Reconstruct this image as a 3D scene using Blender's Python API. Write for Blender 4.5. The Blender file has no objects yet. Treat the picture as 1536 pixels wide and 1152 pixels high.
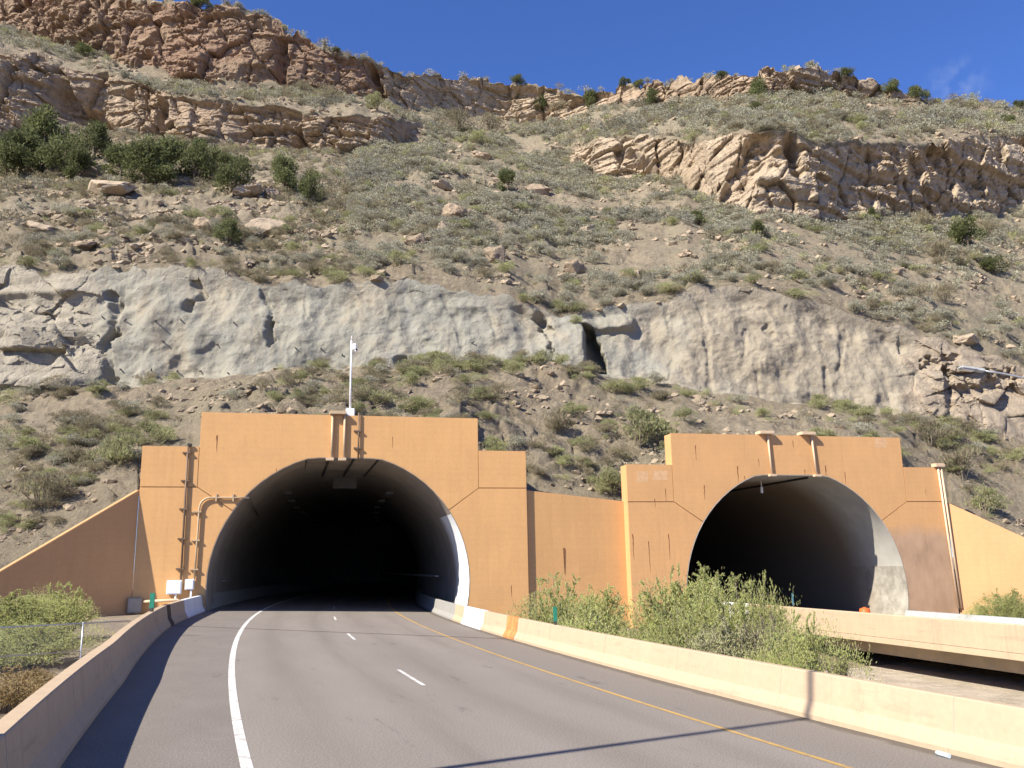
import bpy, bmesh, math, random
import numpy as np
from mathutils import Matrix, Vector
from mathutils.bvhtree import BVHTree
random.seed(7); RNG = np.random.default_rng(11)
SC = bpy.context.scene; COL = SC.collection
R = math.radians

# ------------------------------------------------------------------ camera
HC, FPX, PITCH, ROLL = 2.4, 1300.0, R(11.7), R(1.08)
cam = bpy.data.objects.new('camera', bpy.data.cameras.new('camera')); COL.objects.link(cam)
cam.matrix_world = Matrix.Translation((0, 0, HC)) @ Matrix.Rotation(R(90) + PITCH, 4, 'X') @ Matrix.Rotation(-ROLL, 4, 'Z')
cam.data.sensor_width = 36; cam.data.lens = FPX / 1536 * 36
cam.data.clip_start = .05; cam.data.clip_end = 9000
SC.camera = cam

def ray(x, y):                       # survey direction of a sight line, scaled to 1 m of forward distance
    X = np.asarray(x, float) - 768; Y = 576 - np.asarray(y, float)
    c, s = math.cos(ROLL), math.sin(ROLL)
    a = X * c + Y * s; b = -X * s + Y * c
    f = FPX * math.cos(PITCH) - b * math.sin(PITCH)
    return a / f, np.ones_like(f), (FPX * math.sin(PITCH) + b * math.cos(PITCH)) / f
def at(x, y, d):
    r = ray(x, y); return Vector((float(r[0]) * d, d, HC + float(r[2]) * d))

# facade frame: u along the wall (to the right), off into the hill, z up
FA = R(14.5); FU = Vector((math.cos(FA), math.sin(FA), 0)); FN = Vector((-math.sin(FA), math.cos(FA), 0)); FC = 50.93
def F(u, off, z): return FU * u + FN * (FC + off) + Vector((0, 0, z))
# road frame
AX = R(15); RR = Vector((math.cos(AX), math.sin(AX), 0)); RT = Vector((-math.sin(AX), math.cos(AX), 0))
CROSS = .05
def qwhite(t): return -1.3 + .00173 * (t - 36) ** 2
def RD(q, t, h=0): return RR * q + RT * t + Vector((0, 0, -CROSS * q + h))

# ------------------------------------------------------------------ noise
def _h(ix, iy, iz, k=0):
    n = (ix * 374761393 + iy * 668265263 + iz * 1440662683 + k * 974634777) & 0xffffffff
    n = ((n ^ (n >> 13)) * 1274126177) & 0xffffffff
    n = ((n ^ (n >> 16)) * 2246822519) & 0xffffffff
    return ((n ^ (n >> 15)) & 0xffffff) / 16777215.0
def vnoise(p):
    i = np.floor(p).astype(np.int64); f = p - i; w = f * f * f * (f * (f * 6 - 15) + 10)
    r = 0
    for dx in (0, 1):
        for dy in (0, 1):
            for dz in (0, 1):
                g = _h(i[:, 0] + dx, i[:, 1] + dy, i[:, 2] + dz)
                a = _h(i[:, 0] + dx, i[:, 1] + dy, i[:, 2] + dz, 5)
                b = _h(i[:, 0] + dx, i[:, 1] + dy, i[:, 2] + dz, 9)
                d = (g * 2 - 1) * (f[:, 0] - dx) + (a * 2 - 1) * (f[:, 1] - dy) + (b * 2 - 1) * (f[:, 2] - dz)
                r = r + d * (w[:, 0] if dx else 1 - w[:, 0]) * (w[:, 1] if dy else 1 - w[:, 1]) * (w[:, 2] if dz else 1 - w[:, 2])
    return r
def fbm(p, o=4, g=.5):
    s = 0; a = 1
    for k in range(o):
        s = s + a * vnoise(p * (2 ** k) + 17.3 * k); a *= g
    return s
def voro(p, full=False):
    i = np.floor(p).astype(np.int64); n = len(p); cx = np.zeros(n); cz = np.zeros(n)
    f1 = np.full(n, 9.); f2 = np.full(n, 9.); rnd = np.zeros(n)
    for dx in (-1, 0, 1):
        for dy in (-1, 0, 1):
            for dz in (-1, 0, 1):
                c = (i[:, 0] + dx, i[:, 1] + dy, i[:, 2] + dz)
                d = np.sqrt((c[0] + _h(*c, 1) - p[:, 0]) ** 2 + (c[1] + _h(*c, 2) - p[:, 1]) ** 2 + (c[2] + _h(*c, 3) - p[:, 2]) ** 2)
                near = d < f1
                f2 = np.where(near, f1, np.minimum(f2, d)); rnd = np.where(near, _h(*c, 4), rnd); f1 = np.where(near, d, f1)
                if full: cx = np.where(near, (p[:, 0] - c[0] - _h(*c, 1)) * (_h(*c, 6) - .5), cx); cz = np.where(near, (p[:, 2] - c[2] - _h(*c, 3)) * (_h(*c, 7) - .5), cz)
    return (f1, f2, rnd, cx + cz) if full else (f1, f2, rnd)
def sst(a, b, x): t = np.clip((x - a) / (b - a), 0, 1); return t * t * (3 - 2 * t)

# ------------------------------------------------------------------ materials
class NT:
    def __init__(s, name):
        s.m = bpy.data.materials.new(name); s.m.use_nodes = True; s.t = s.m.node_tree; s.t.nodes.clear()
        s.out = s.n('ShaderNodeOutputMaterial'); s.p = s.n('ShaderNodeBsdfPrincipled'); s.l(s.p.outputs[0], s.out.inputs[0])
        s.p.inputs['Specular IOR Level'].default_value = .25
    def n(s, k, **kw):
        o = s.t.nodes.new(k)
        for a, b in kw.items(): setattr(o, a, b)
        return o
    def l(s, a, b): s.t.links.new(a, b)
    def coord(s, scale=(1, 1, 1), kind='Object', rot=(0, 0, 0)):
        c = s.n('ShaderNodeTexCoord'); m = s.n('ShaderNodeMapping'); m.inputs['Scale'].default_value = scale; m.inputs['Rotation'].default_value = rot
        s.l(c.outputs[kind], m.inputs[0]); return m.outputs[0]
    def noise(s, co, scale, det=6, rough=.55, dist=0):
        n = s.n('ShaderNodeTexNoise'); n.inputs['Scale'].default_value = scale; n.inputs['Detail'].default_value = det
        n.inputs['Roughness'].default_value = rough; n.inputs['Distortion'].default_value = dist; s.l(co, n.inputs['Vector']); return n.outputs[0]
    def ramp(s, v, stops):
        r = s.n('ShaderNodeValToRGB'); e = r.color_ramp.elements
        while len(e) < len(stops): e.new(.5)
        for k, (p, c) in enumerate(stops):
            e[k].position = p; e[k].color = (*c, 1) if not isinstance(c, (int, float)) else (c, c, c, 1)
        s.l(v, r.inputs[0]); return r.outputs[0]
    def mix(s, f, a, b, mode='MIX'):
        m = s.n('ShaderNodeMix', data_type='RGBA', blend_type=mode)
        for k, v in ((0, f), (6, a), (7, b)):
            if isinstance(v, (int, float)): m.inputs[k].default_value = v
            elif isinstance(v, tuple): m.inputs[k].default_value = (*v, 1)
            else: s.l(v, m.inputs[k])
        return m.outputs[2]
    def math(s, op, a, b=0, c=None):
        m = s.n('ShaderNodeMath', operation=op)
        for k, v in enumerate((a, b) if c is None else (a, b, c)):
            if isinstance(v, (int, float)): m.inputs[k].default_value = v
            else: s.l(v, m.inputs[k])
        return m.outputs[0]
    def bump(s, h, strength, dist):
        b = s.n('ShaderNodeBump'); b.inputs['Strength'].default_value = strength; b.inputs['Distance'].default_value = dist
        s.l(h, b.inputs['Height']); s.l(b.outputs[0], s.p.inputs['Normal'])
    def base(s, c):
        if isinstance(c, tuple): s.p.inputs['Base Color'].default_value = (*c, 1)
        else: s.l(c, s.p.inputs['Base Color'])
    def rough(s, r): s.p.inputs['Roughness'].default_value = r
def sc(c, k): return tuple(x * k for x in c)
M = {}
def simple(name, c, rough=.8, var=.15, scale=3, metal=0, bump=0):
    t = NT(name); co = t.coord(); n = t.noise(co, scale)
    t.base(t.ramp(n, [(.3, sc(c, 1 - var)), (.7, sc(c, 1 + var))])); t.rough(rough); t.p.inputs['Metallic'].default_value = metal
    if bump: t.bump(t.noise(co, scale * 12), bump, .02)
    M[name] = t.m; return t.m

def facade_mat(name, c, patch=None):
    t = NT(name); co = t.coord(); big = t.noise(co, .35, 5, .6); fine = t.noise(co, 9, 5, .6)
    streak = t.noise(t.coord((2.2, 2.2, .22)), 1.3, 6, .65)
    col = t.mix(.55, t.ramp(big, [(.30, sc(c, .80)), (.7, sc(c, 1.1))]), t.ramp(streak, [(.3, sc(c, .86)), (.6, c), (.8, sc(c, 1.05))]))
    col = t.mix(.35, col, t.ramp(fine, [(.3, sc(c, .82)), (.75, sc(c, 1.12))]))
    run = t.ramp(t.noise(t.coord((3.2, 3.2, .16)), 1.0, 7, .7, .2), [(.55, .0), (.72, 1.0)])
    blot = t.ramp(t.noise(co, .55, 7, .68), [(.45, .0), (.68, 1.0)])
    col = t.mix(t.math('MULTIPLY', run, .30), col, sc(c, .62))
    col = t.mix(t.math('MULTIPLY', blot, .22), col, (c[0] * .74, c[1] * .76, c[2] * .86))
    board = t.n('ShaderNodeTexWave', wave_type='BANDS', bands_direction='Z'); board.inputs['Scale'].default_value = .9; board.inputs['Distortion'].default_value = 2.5
    board.inputs['Detail'].default_value = 3; t.l(co, board.inputs[0])
    col = t.mix(.03, col, t.ramp(board.outputs[1], [(0, sc(c, .6)), (.5, sc(c, 1.1))]))
    if patch:                                    # unpainted / overpainted area: a stain with an edge of its own
        pc, lo, edge = patch
        g = t.n('ShaderNodeNewGeometry'); sp = t.n('ShaderNodeSeparateXYZ'); t.l(g.outputs['Position'], sp.inputs[0])
        zz = t.math('ADD', sp.outputs[2], t.math('MULTIPLY', t.math('SUBTRACT', t.noise(co, .8, 6, .6), .5), 1.1))
        mz = t.math('SUBTRACT', 1, t.math('SMOOTH_MIN', 1, t.math('MAXIMUM', t.math('MULTIPLY', t.math('SUBTRACT', zz, lo), 1 / edge), 0), .05))
        ux = t.math('ADD', t.math('MULTIPLY', sp.outputs[0], FU.x), t.math('MULTIPLY', sp.outputs[1], FU.y))
        mu = t.math('GREATER_THAN', t.math('ADD', ux, t.math('MULTIPLY', fine, .2)), 38.0)
        st = t.noise(t.coord((1, 1, .5)), 1.1, 7, .7)
        col = t.mix(t.math('MULTIPLY', t.math('MULTIPLY', mz, mu), .9), col, t.ramp(st, [(.3, sc(pc, .72)), (.55, pc), (.75, sc(pc, 1.15))]))
    if name == 'barrier_paint':                     # tyre scuffs and grime
        sf_ = t.ramp(t.noise(t.coord((.35, .35, 3.2)), 1.2, 7, .7, .3), [(.56, .0), (.68, 1.0)]); col = t.mix(t.math('MULTIPLY', sf_, .32), col, (.20, .165, .12))
        ck_ = t.ramp(t.noise(t.coord((2.5, 2.5, .12)), 1.0, 8, .75, .4), [(.60, .0), (.66, 1.0)]); col = t.mix(t.math('MULTIPLY', ck_, .35), col, (.24, .18, .12))
    t.base(col); t.rough(.85); t.bump(fine, .12, .015)
    M[name] = t.m
ORG = (.63, .355, .148)
facade_mat('portal_paint', ORG)
facade_mat('portal_paint_patched', (.60, .335, .145), ((.42, .28, .18), 3.6, .9))
facade_mat('wing_paint', (.54, .30, .135))
facade_mat('wing_paint_pale', (.55, .315, .15))
facade_mat('barrier_paint', (.465, .35, .232))
facade_mat('barrier_white', (.74, .74, .74))

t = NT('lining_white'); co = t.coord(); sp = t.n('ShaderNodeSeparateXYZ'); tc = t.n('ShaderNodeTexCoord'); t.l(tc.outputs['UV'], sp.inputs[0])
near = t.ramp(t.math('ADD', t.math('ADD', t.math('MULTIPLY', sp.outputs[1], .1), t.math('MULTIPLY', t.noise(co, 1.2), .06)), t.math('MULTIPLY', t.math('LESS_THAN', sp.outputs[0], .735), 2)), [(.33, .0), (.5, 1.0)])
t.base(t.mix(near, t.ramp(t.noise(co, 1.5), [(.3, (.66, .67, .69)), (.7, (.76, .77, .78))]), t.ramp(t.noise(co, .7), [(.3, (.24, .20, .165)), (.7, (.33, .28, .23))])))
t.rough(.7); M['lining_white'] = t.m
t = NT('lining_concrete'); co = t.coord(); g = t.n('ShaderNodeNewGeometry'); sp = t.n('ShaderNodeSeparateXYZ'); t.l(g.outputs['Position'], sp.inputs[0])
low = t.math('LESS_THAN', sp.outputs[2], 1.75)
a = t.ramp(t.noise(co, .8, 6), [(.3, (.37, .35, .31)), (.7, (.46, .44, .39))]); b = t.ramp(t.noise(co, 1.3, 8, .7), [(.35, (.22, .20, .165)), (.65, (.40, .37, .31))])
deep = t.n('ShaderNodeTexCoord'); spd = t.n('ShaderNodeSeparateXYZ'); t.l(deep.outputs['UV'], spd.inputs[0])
deep_shade = t.ramp(t.math('MULTIPLY', spd.outputs[1], .02), [(.055, 0.0), (.12, 1.0)])  # shade painted into the lining colour, deepening past the sunlit mouth
t.base(t.mix(deep_shade, t.mix(low, a, b), (.235, .172, .118))); t.rough(.9); t.bump(t.noise(co, 6), .2, .03); M['lining_concrete'] = t.m

simple('rust', (.20, .085, .035), .9, .35, 6)
simple('rust_orange', (.48, .20, .07), .9, .35, 3)
simple('rust_dark', (.085, .06, .045), .9, .3, 3)
simple('conduit_tan', (.46, .34, .21), .5, .1, 2)
simple('conduit_brown', (.17, .115, .075), .5, .15, 2)
simple('conduit_cream', (.58, .43, .28), .6, .1, 2)
simple('galvanised', (.45, .46, .47), .4, .12, 4, .6)
simple('galvanised_dull', (.42, .43, .43), .6, .15, 6, .2)
simple('white_paint', (.78, .78, .78), .5, .04, 3)
simple('box_grey', (.36, .30, .23), .6, .08, 3)
simple('dark_metal', (.05, .047, .043), .6, .2, 3)
simple('panel_grey', (.30, .29, .27), .6, .1, 3)
simple('dark_panel', (.06, .055, .05), .7, .1, 3)
simple('marker_green', (.02, .17, .11), .5, .1, 4)
simple('marker_teal', (.06, .16, .20), .5, .1, 4)
simple('drum_orange', (.80, .13, .03), .5, .08, 4)
simple('drum_white', (.75, .74, .70), .5, .08, 4)
simple('line_white', (.60, .585, .55), .8, .22, 2.5)
simple('line_yellow', (.46, .29, .09), .8, .25, 3)
simple('lens_dark', (.02, .02, .02), .15, 0, 1)
simple('bottle_plastic', (.55, .66, .72), .2, .1, 30)
simple('bark', (.13, .10, .075), .95, .25, 8)
simple('twig', (.20, .165, .13), .95, .25, 8)
simple('under_concrete', (.46, .38, .29), .9, .15, 1.2)

for nm_, lc in (('line_white', (.60, .585, .55)), ('line_yellow', (.46, .29, .09))):   # worn paint
    t = NT(nm_ + '_worn'); co = t.coord(); wn_ = t.ramp(t.noise(co, 5, 8, .75), [(.50, 1.0), (.66, .0)])
    t.base(t.mix(t.math('ADD', .32, t.math('MULTIPLY', wn_, .68)), (.2, .17, .145), t.ramp(t.noise(co, 1.2), [(.3, sc(lc, .82)), (.7, sc(lc, 1.1))]))); t.rough(.8); M[nm_] = t.m
# asphalt: u is metres right of the white line, v metres along the road
t = NT('asphalt'); tc = t.n('ShaderNodeTexCoord'); sp = t.n('ShaderNodeSeparateXYZ'); t.l(tc.outputs['UV'], sp.inputs[0])
def uvm(sx, sy):
    m = t.n('ShaderNodeMapping'); m.inputs['Scale'].default_value = (sx, sy, 1); t.l(tc.outputs['UV'], m.inputs[0]); return m.outputs[0]
wob = t.math('MULTIPLY', t.math('SUBTRACT', t.noise(uvm(.4, .08), 1, 4), .5), .9)
u = t.math('ADD', sp.outputs[0], wob)
def track(c, w):
    d = t.math('DIVIDE', t.math('SUBTRACT', u, c), w); return t.math('POWER', 2.718, t.math('MULTIPLY', t.math('MULTIPLY', d, d), -1))
tr = t.math('ADD', t.math('ADD', track(1.1, .42), track(3.0, .4)), t.math('ADD', track(5.0, .5), t.math('MULTIPLY', track(6.75, .35), .7)))
tr = t.math('MULTIPLY', tr, t.ramp(t.noise(uvm(1.2, .1), 1, 6, .65), [(.3, .1), (.72, 1.0)]))
basec = t.ramp(t.noise(uvm(1, .25), .55, 6, .6), [(.3, (.172, .151, .132)), (.7, (.242, .214, .188))])
sh = t.ramp(sp.outputs[0], [(.0, 1.0), (.02, .0)])
shc = t.ramp(t.noise(uvm(1, .6), .9, 6, .65), [(.3, (.108, .096, .086)), (.7, (.162, .145, .131))])
col = t.mix(t.math('MULTIPLY', t.math('LESS_THAN', sp.outputs[0], .02), 1), basec, shc)
col = t.mix(t.math('MULTIPLY', t.math('GREATER_THAN', sp.outputs[0], 7.75), .75), col, (.145, .128, .113))
col = t.mix(t.math('MULTIPLY', tr, .95), col, (.112, .095, .080))
agg = t.noise(uvm(1, 1), 38, 3, .7)
col = t.mix(.5, col, t.ramp(agg, [(.35, (.10, .086, .073)), (.5, (.22, .19, .163)), (.68, (.42, .37, .32))]))
sk = t.math('MULTIPLY', t.ramp(t.noise(uvm(1.1, 5.5), 1, 5, .6), [(.62, .0), (.72, 1.0)]), t.math('LESS_THAN', sp.outputs[0], -.1))
col = t.mix(t.math('MULTIPLY', sk, .35), col, (.24, .23, .22))
grit = t.math('MULTIPLY', t.ramp(t.math('ADD', t.math('MULTIPLY', sp.outputs[0], .1), t.math('MULTIPLY', t.noise(uvm(2, 1.2), 1, 5), .05)), [(.985, .0), (1.02, 1.0)]), .7)
col = t.mix(grit, col, (.09, .075, .058))
spot = t.ramp(t.noise(uvm(1.6, .35), .9, 8, .72), [(.60, .0), (.70, 1.0)])
col = t.mix(t.math('MULTIPLY', spot, .55), col, (.06, .055, .05))
t.base(col); t.rough(.85); t.bump(agg, .35, .01); M['asphalt'] = t.m

def earth(name, stops, pebble=1.0, scale=.12, extra=None):
    t = NT(name); co = t.coord(); n = t.noise(co, scale, 9, .62); n2 = t.noise(co, 1.3, 8, .68)
    col = t.ramp(n, stops); mid = stops[len(stops) // 2][1]
    v = t.n('ShaderNodeTexVoronoi'); v.inputs['Scale'].default_value = 2.6; t.l(co, v.inputs['Vector'])
    peb = t.mix(1.0, t.ramp(v.outputs['Color'], [(.2, .62), (.8, 1.3)]), col, 'MULTIPLY')
    col = t.mix(.5 * pebble, col, peb)
    col = t.mix(.55, col, t.ramp(n2, [(.3, sc(mid, .55)), (.5, mid), (.72, sc(mid, 1.4))]))
    if extra: col = extra(t, co, col)
    t.base(col); t.rough(.95)
    t.bump(t.math('ADD', n2, t.math('MULTIPLY', t.noise(co, 5, 8, .75), .8)), 1.0, .4); M[name] = t.m
def veg_tint(t, co, col):
    m = t.ramp(t.noise(co, .09, 5, .6), [(.42, .0), (.62, 1.0)])
    return t.mix(t.math('MULTIPLY', m, .45), col, (.225, .200, .135))
earth('hill_soil', [(.3, (.178, .141, .096)), (.5, (.268, .218, .152)), (.7, (.355, .302, .220))], 1.0, .16, veg_tint)
earth('ground_dirt', [(.3, (.28, .22, .155)), (.5, (.37, .30, .22)), (.7, (.45, .37, .28))], .7, .2)
earth('lit_dirt', [(.3, (.58, .49, .37)), (.5, (.64, .55, .43)), (.7, (.68, .59, .47))], .1, .3)

def rock(name, lo, mid, hi, stain=(.10, .075, .055), stain_amt=.6, red=None, strata=.5, bumpd=.35):
    t = NT(name); co = t.coord(); n = t.noise(co, .16, 9, .62, .4); n2 = t.noise(co, 1.1, 9, .68)
    col = t.ramp(n, [(.28, lo), (.5, mid), (.72, hi)])
    if red:
        col = t.mix(t.ramp(t.noise(co, .055, 6, .6), [(.47, .0), (.6, 1.0)]), col, t.ramp(n2, [(.3, sc(red, .75)), (.7, sc(red, 1.2))]))
    st = t.noise(t.coord((.10, .10, 1.5)), 1.0, 8, .65, .2)
    col = t.mix(strata, col, t.ramp(st, [(.3, sc(lo, .8)), (.5, mid), (.7, sc(hi, 1.1))]))
    col = t.mix(.5, col, t.ramp(n2, [(.28, sc(lo, .6)), (.5, mid), (.75, sc(hi, 1.12))]))
    vs = t.ramp(t.noise(t.coord((.9, .9, .10)), 1.0, 7, .65, .5), [(.52, .0), (.68, 1.0)])
    col = t.mix(t.math('MULTIPLY', vs, stain_amt), col, stain)
    t.base(col); t.rough(.93); t.bump(t.math('ADD', n2, t.math('MULTIPLY', t.noise(co, 5, 8, .7), .6)), 1.0, bumpd); M[name] = t.m
rock('rock_red', (.155, .103, .066), (.26, .18, .118), (.36, .268, .18), (.085, .057, .042), .55, (.29, .15, .10))
rock('rock_tan', (.21, .158, .108), (.345, .268, .188), (.45, .36, .26), (.085, .066, .05), .6, (.36, .225, .125), .6)
rock('rock_buff', (.27, .21, .145), (.42, .335, .238), (.48, .39, .28), (.105, .085, .068), .55, (.42, .285, .165), .55)
rock('rock_pale', (.24, .21, .16), (.345, .305, .235), (.42, .375, .295), (.15, .13, .105), .35)
rock('rock_orange', (.235, .185, .13), (.345, .28, .205), (.42, .35, .265), (.13, .10, .072), .35, (.36, .22, .115))
t = NT('shotcrete'); co = t.coord(); n = t.noise(co, .12, 6, .6, .5); n2 = t.noise(co, .9, 8, .65)
col = t.ramp(n, [(.32, (.215, .208, .172)), (.5, (.268, .25, .20)), (.66, (.335, .292, .218))])
col = t.mix(.35, col, t.ramp(n2, [(.3, (.18, .176, .148)), (.7, (.30, .285, .24))]))
vs = t.ramp(t.noise(t.coord((.5, .5, .09)), 1.0, 6, .65, .6), [(.5, .0), (.7, 1.0)]); col = t.mix(t.math('MULTIPLY', vs, .55), col, (.28, .225, .155))
d2 = t.ramp(t.noise(t.coord((.8, .8, .07)), 1.0, 6, .7, .3), [(.56, .0), (.70, 1.0)]); col = t.mix(t.math('MULTIPLY', d2, .4), col, (.13, .122, .10))
pl = t.ramp(t.noise(t.coord((.35, .35, .16)), .8, 6, .65, .4), [(.56, .0), (.70, 1.0)]); col = t.mix(t.math('MULTIPLY', pl, .40), col, (.31, .315, .30))
g = t.n('ShaderNodeNewGeometry'); sp = t.n('ShaderNodeSeparateXYZ'); t.l(g.outputs['Position'], sp.inputs[0])
rt = t.ramp(t.math('ADD', t.math('MULTIPLY', t.math('SUBTRACT', sp.outputs[0], 2), 1 / 28), t.math('MULTIPLY', t.math('SUBTRACT', t.noise(co, .22, 5), .5), 1.3)), [(.25, .0), (.6, 1.0)])
col = t.mix(t.math('MULTIPLY', rt, .8), col, t.ramp(n2, [(.3, (.235, .195, .14)), (.7, (.36, .305, .225))]))
t.base(col); t.rough(.92); t.bump(t.math('ADD', t.noise(co, 2.0, 10, .72), n2), .8, .3); M['shotcrete'] = t.m

def leaf(name, a, b, dry=None, trans=.25):
    t = NT(name); g = t.n('ShaderNodeNewGeometry'); oi = t.n('ShaderNodeObjectInfo')
    col = t.mix(g.outputs['Random Per Island'], a, b)
    if dry: col = t.mix(t.ramp(g.outputs['Random Per Island'], [(.78, .0), (.82, 1.0)]), col, dry)
    col = t.mix(1.0, col, t.ramp(oi.outputs['Random'], [(0, .82), (1, 1.18)]), 'MULTIPLY')
    n = t.noise(t.coord(), .12, 3)
    col = t.mix(1.0, col, t.ramp(n, [(.3, (.8, .8, .85)), (.7, (1.2, 1.18, 1.1))]), 'MULTIPLY')
    t.base(col); t.rough(.8); t.p.inputs['Specular IOR Level'].default_value = .15
    tl = t.n('ShaderNodeBsdfTranslucent'); t.l(col, tl.inputs[0]); mx = t.n('ShaderNodeMixShader'); mx.inputs[0].default_value = trans
    t.l(t.p.outputs[0], mx.inputs[1]); t.l(tl.outputs[0], mx.inputs[2]); t.l(mx.outputs[0], t.out.inputs[0]); M[name] = t.m
leaf('leaf_juniper', (.11, .128, .05), (.185, .20, .09), None, .42)
leaf('leaf_sage', (.34, .335, .25), (.45, .445, .345), (.27, .215, .15), .35)
leaf('leaf_green', (.28, .30, .135), (.39, .40, .205), (.30, .25, .16), .4)
leaf('leaf_brush', (.24, .20, .135), (.34, .29, .20), (.29, .29, .16), .4)
leaf('leaf_tamarisk', (.43, .47, .165), (.56, .59, .25), (.44, .38, .22), .5)
leaf('leaf_grey', (.40, .40, .20), (.50, .49, .28), (.30, .25, .18), .3)
leaf('leaf_drygrass', (.36, .27, .13), (.50, .40, .22), None, .3)

# ------------------------------------------------------------------ mesh helpers
def np_mesh(name, V, Fc, mat=None, smooth=False, uv=None):
    me = bpy.data.meshes.new(name); V = np.asarray(V, np.float32); Fc = np.asarray(Fc, np.int32); k = Fc.shape[1]
    me.vertices.add(len(V)); me.vertices.foreach_set('co', V.ravel())
    me.loops.add(Fc.size); me.loops.foreach_set('vertex_index', Fc.ravel())
    me.polygons.add(len(Fc)); me.polygons.foreach_set('loop_start', np.arange(0, Fc.size, k, dtype=np.int32))
    me.polygons.foreach_set('loop_total', np.full(len(Fc), k, np.int32))
    me.polygons.foreach_set('use_smooth', np.full(len(Fc), smooth, bool))
    if uv is not None:
        l = me.uv_layers.new(name='UVMap'); l.data.foreach_set('uv', np.asarray(uv, np.float32)[Fc.ravel()].ravel())
    if mat: me.materials.append(M[mat])
    me.update(calc_edges=True); return me
def obj(name, me, parent=None, mat=None):
    o = bpy.data.objects.new(name, me); COL.objects.link(o)
    if mat: me.materials.append(M[mat])
    if parent is not None:
        o.parent = parent; o.matrix_parent_inverse = Matrix.Translation(-parent.location)
    return o
def tag(o, label=None, cat=None, group=None, kind=None):
    for k, v in (('label', label), ('category', cat), ('group', group), ('kind', kind)):
        if v: o[k] = v
    return o
def thing(name, loc, label, cat, group=None):
    o = bpy.data.objects.new(name, None); COL.objects.link(o); o.location = loc; o.empty_display_size = .2
    return tag(o, label, cat, group)
class B:                                         # collects shapes into one mesh
    def __init__(s): s.b = bmesh.new()
    def prism(s, pts, vec, bevel=0):             # closed polygon swept along vec
        b = bmesh.new(); f = b.faces.new([b.verts.new(p) for p in pts]); r = bmesh.ops.extrude_face_region(b, geom=[f])
        bmesh.ops.translate(b, vec=vec, verts=[v for v in r['geom'] if isinstance(v, bmesh.types.BMVert)])
        bmesh.ops.recalc_face_normals(b, faces=b.faces)
        if bevel: bmesh.ops.bevel(b, geom=[e for e in b.edges if e.calc_face_angle(0) > .3], offset=bevel, segments=2, affect='EDGES', clamp_overlap=True)
        me = bpy.data.meshes.new('tmp'); b.to_mesh(me); s.b.from_mesh(me); bpy.data.meshes.remove(me); b.free(); return s
    def box(s, c, ux, uy, uz, sx, sy, sz, bevel=0):
        c = Vector(c); a, b_, d = Vector(ux) * sx / 2, Vector(uy) * sy / 2, Vector(uz) * sz / 2
        return s.prism([c - a - b_ - d, c + a - b_ - d, c + a + b_ - d, c - a + b_ - d], d * 2, bevel)
    def tube(s, pts, r, seg=8, r2=None, cap=True):
        pts = [Vector(p) for p in pts]; rings = []; prev = None
        for i, p in enumerate(pts):
            d = (pts[min(i + 1, len(pts) - 1)] - pts[max(i - 1, 0)]).normalized()
            x = d.orthogonal().normalized() if prev is None else (prev - d * prev.dot(d)).normalized()
            prev = x; y = d.cross(x); rr = r if r2 is None else r + (r2 - r) * i / (len(pts) - 1)
            rings.append([s.b.verts.new(p + (x * math.cos(a) + y * math.sin(a)) * rr) for a in [2 * math.pi * k / seg for k in range(seg)]])
        for A, C in zip(rings, rings[1:]):
            for k in range(seg):
                f = s.b.faces.new((A[k], A[(k + 1) % seg], C[(k + 1) % seg], C[k])); f.smooth = seg > 5
        if cap: s.b.faces.new(rings[0][::-1]); s.b.faces.new(rings[-1])
        return s
    def sweep(s, sections, closed=True, cap=True):   # list of rings (lists of Vector), same length
        rs = [[s.b.verts.new(p) for p in sec] for sec in sections]; n = len(rs[0])
        for A, C in zip(rs, rs[1:]):
            for k in range(n if closed else n - 1): s.b.faces.new((A[k], A[(k + 1) % n], C[(k + 1) % n], C[k]))
        if cap and closed: s.b.faces.new(rs[0][::-1]); s.b.faces.new(rs[-1])
        bmesh.ops.recalc_face_normals(s.b, faces=s.b.faces); return s
    def lathe(s, c, prof, seg=20):
        c = Vector(c); rs = [[s.b.verts.new(c + Vector((r * math.cos(2 * math.pi * k / seg), r * math.sin(2 * math.pi * k / seg), z))) for k in range(seg)] for r, z in prof]
        for A, C in zip(rs, rs[1:]):
            for k in range(seg): s.b.faces.new((A[k], A[(k + 1) % seg], C[(k + 1) % seg], C[k])).smooth = True
        s.b.faces.new(rs[0][::-1]); s.b.faces.new(rs[-1]); return s
    def build(s, name, mat, parent=None):
        me = bpy.data.meshes.new(name); s.b.to_mesh(me); s.b.free(); me.materials.append(M[mat]); return obj(name, me, parent)
def arc(p0, p1, p2, n=8): return [p0 * (1 - k / n) ** 2 + p1 * 2 * k / n * (1 - k / n) + p2 * (k / n) ** 2 for k in range(n + 1)]
Z = Vector((0, 0, 1))

# ------------------------------------------------------------------ world and sun
SUN_EL = R(41); SH = Vector((.772, .636, 0)).normalized()     # horizontal travel of the light
SDIR = SH * math.cos(SUN_EL) - Z * math.sin(SUN_EL)
sun = bpy.data.objects.new('sun', bpy.data.lights.new('sun', 'SUN')); COL.objects.link(sun)
sun.data.energy = 4.4; sun.data.angle = R(.53); sun.data.color = (1, .93, .80)
sun.rotation_euler = SDIR.to_track_quat('-Z', 'Y').to_euler()
W = bpy.data.worlds.new('World'); SC.world = W; W.use_nodes = True; wt = W.node_tree; wt.nodes.clear()
wo = wt.nodes.new('ShaderNodeOutputWorld'); bg = wt.nodes.new('ShaderNodeBackground'); sky = wt.nodes.new('ShaderNodeTexSky')
sky.sky_type = 'NISHITA'; sky.sun_disc = False; sky.sun_elevation = SUN_EL; sky.sun_rotation = math.atan2(-SH.x, -SH.y)
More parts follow.
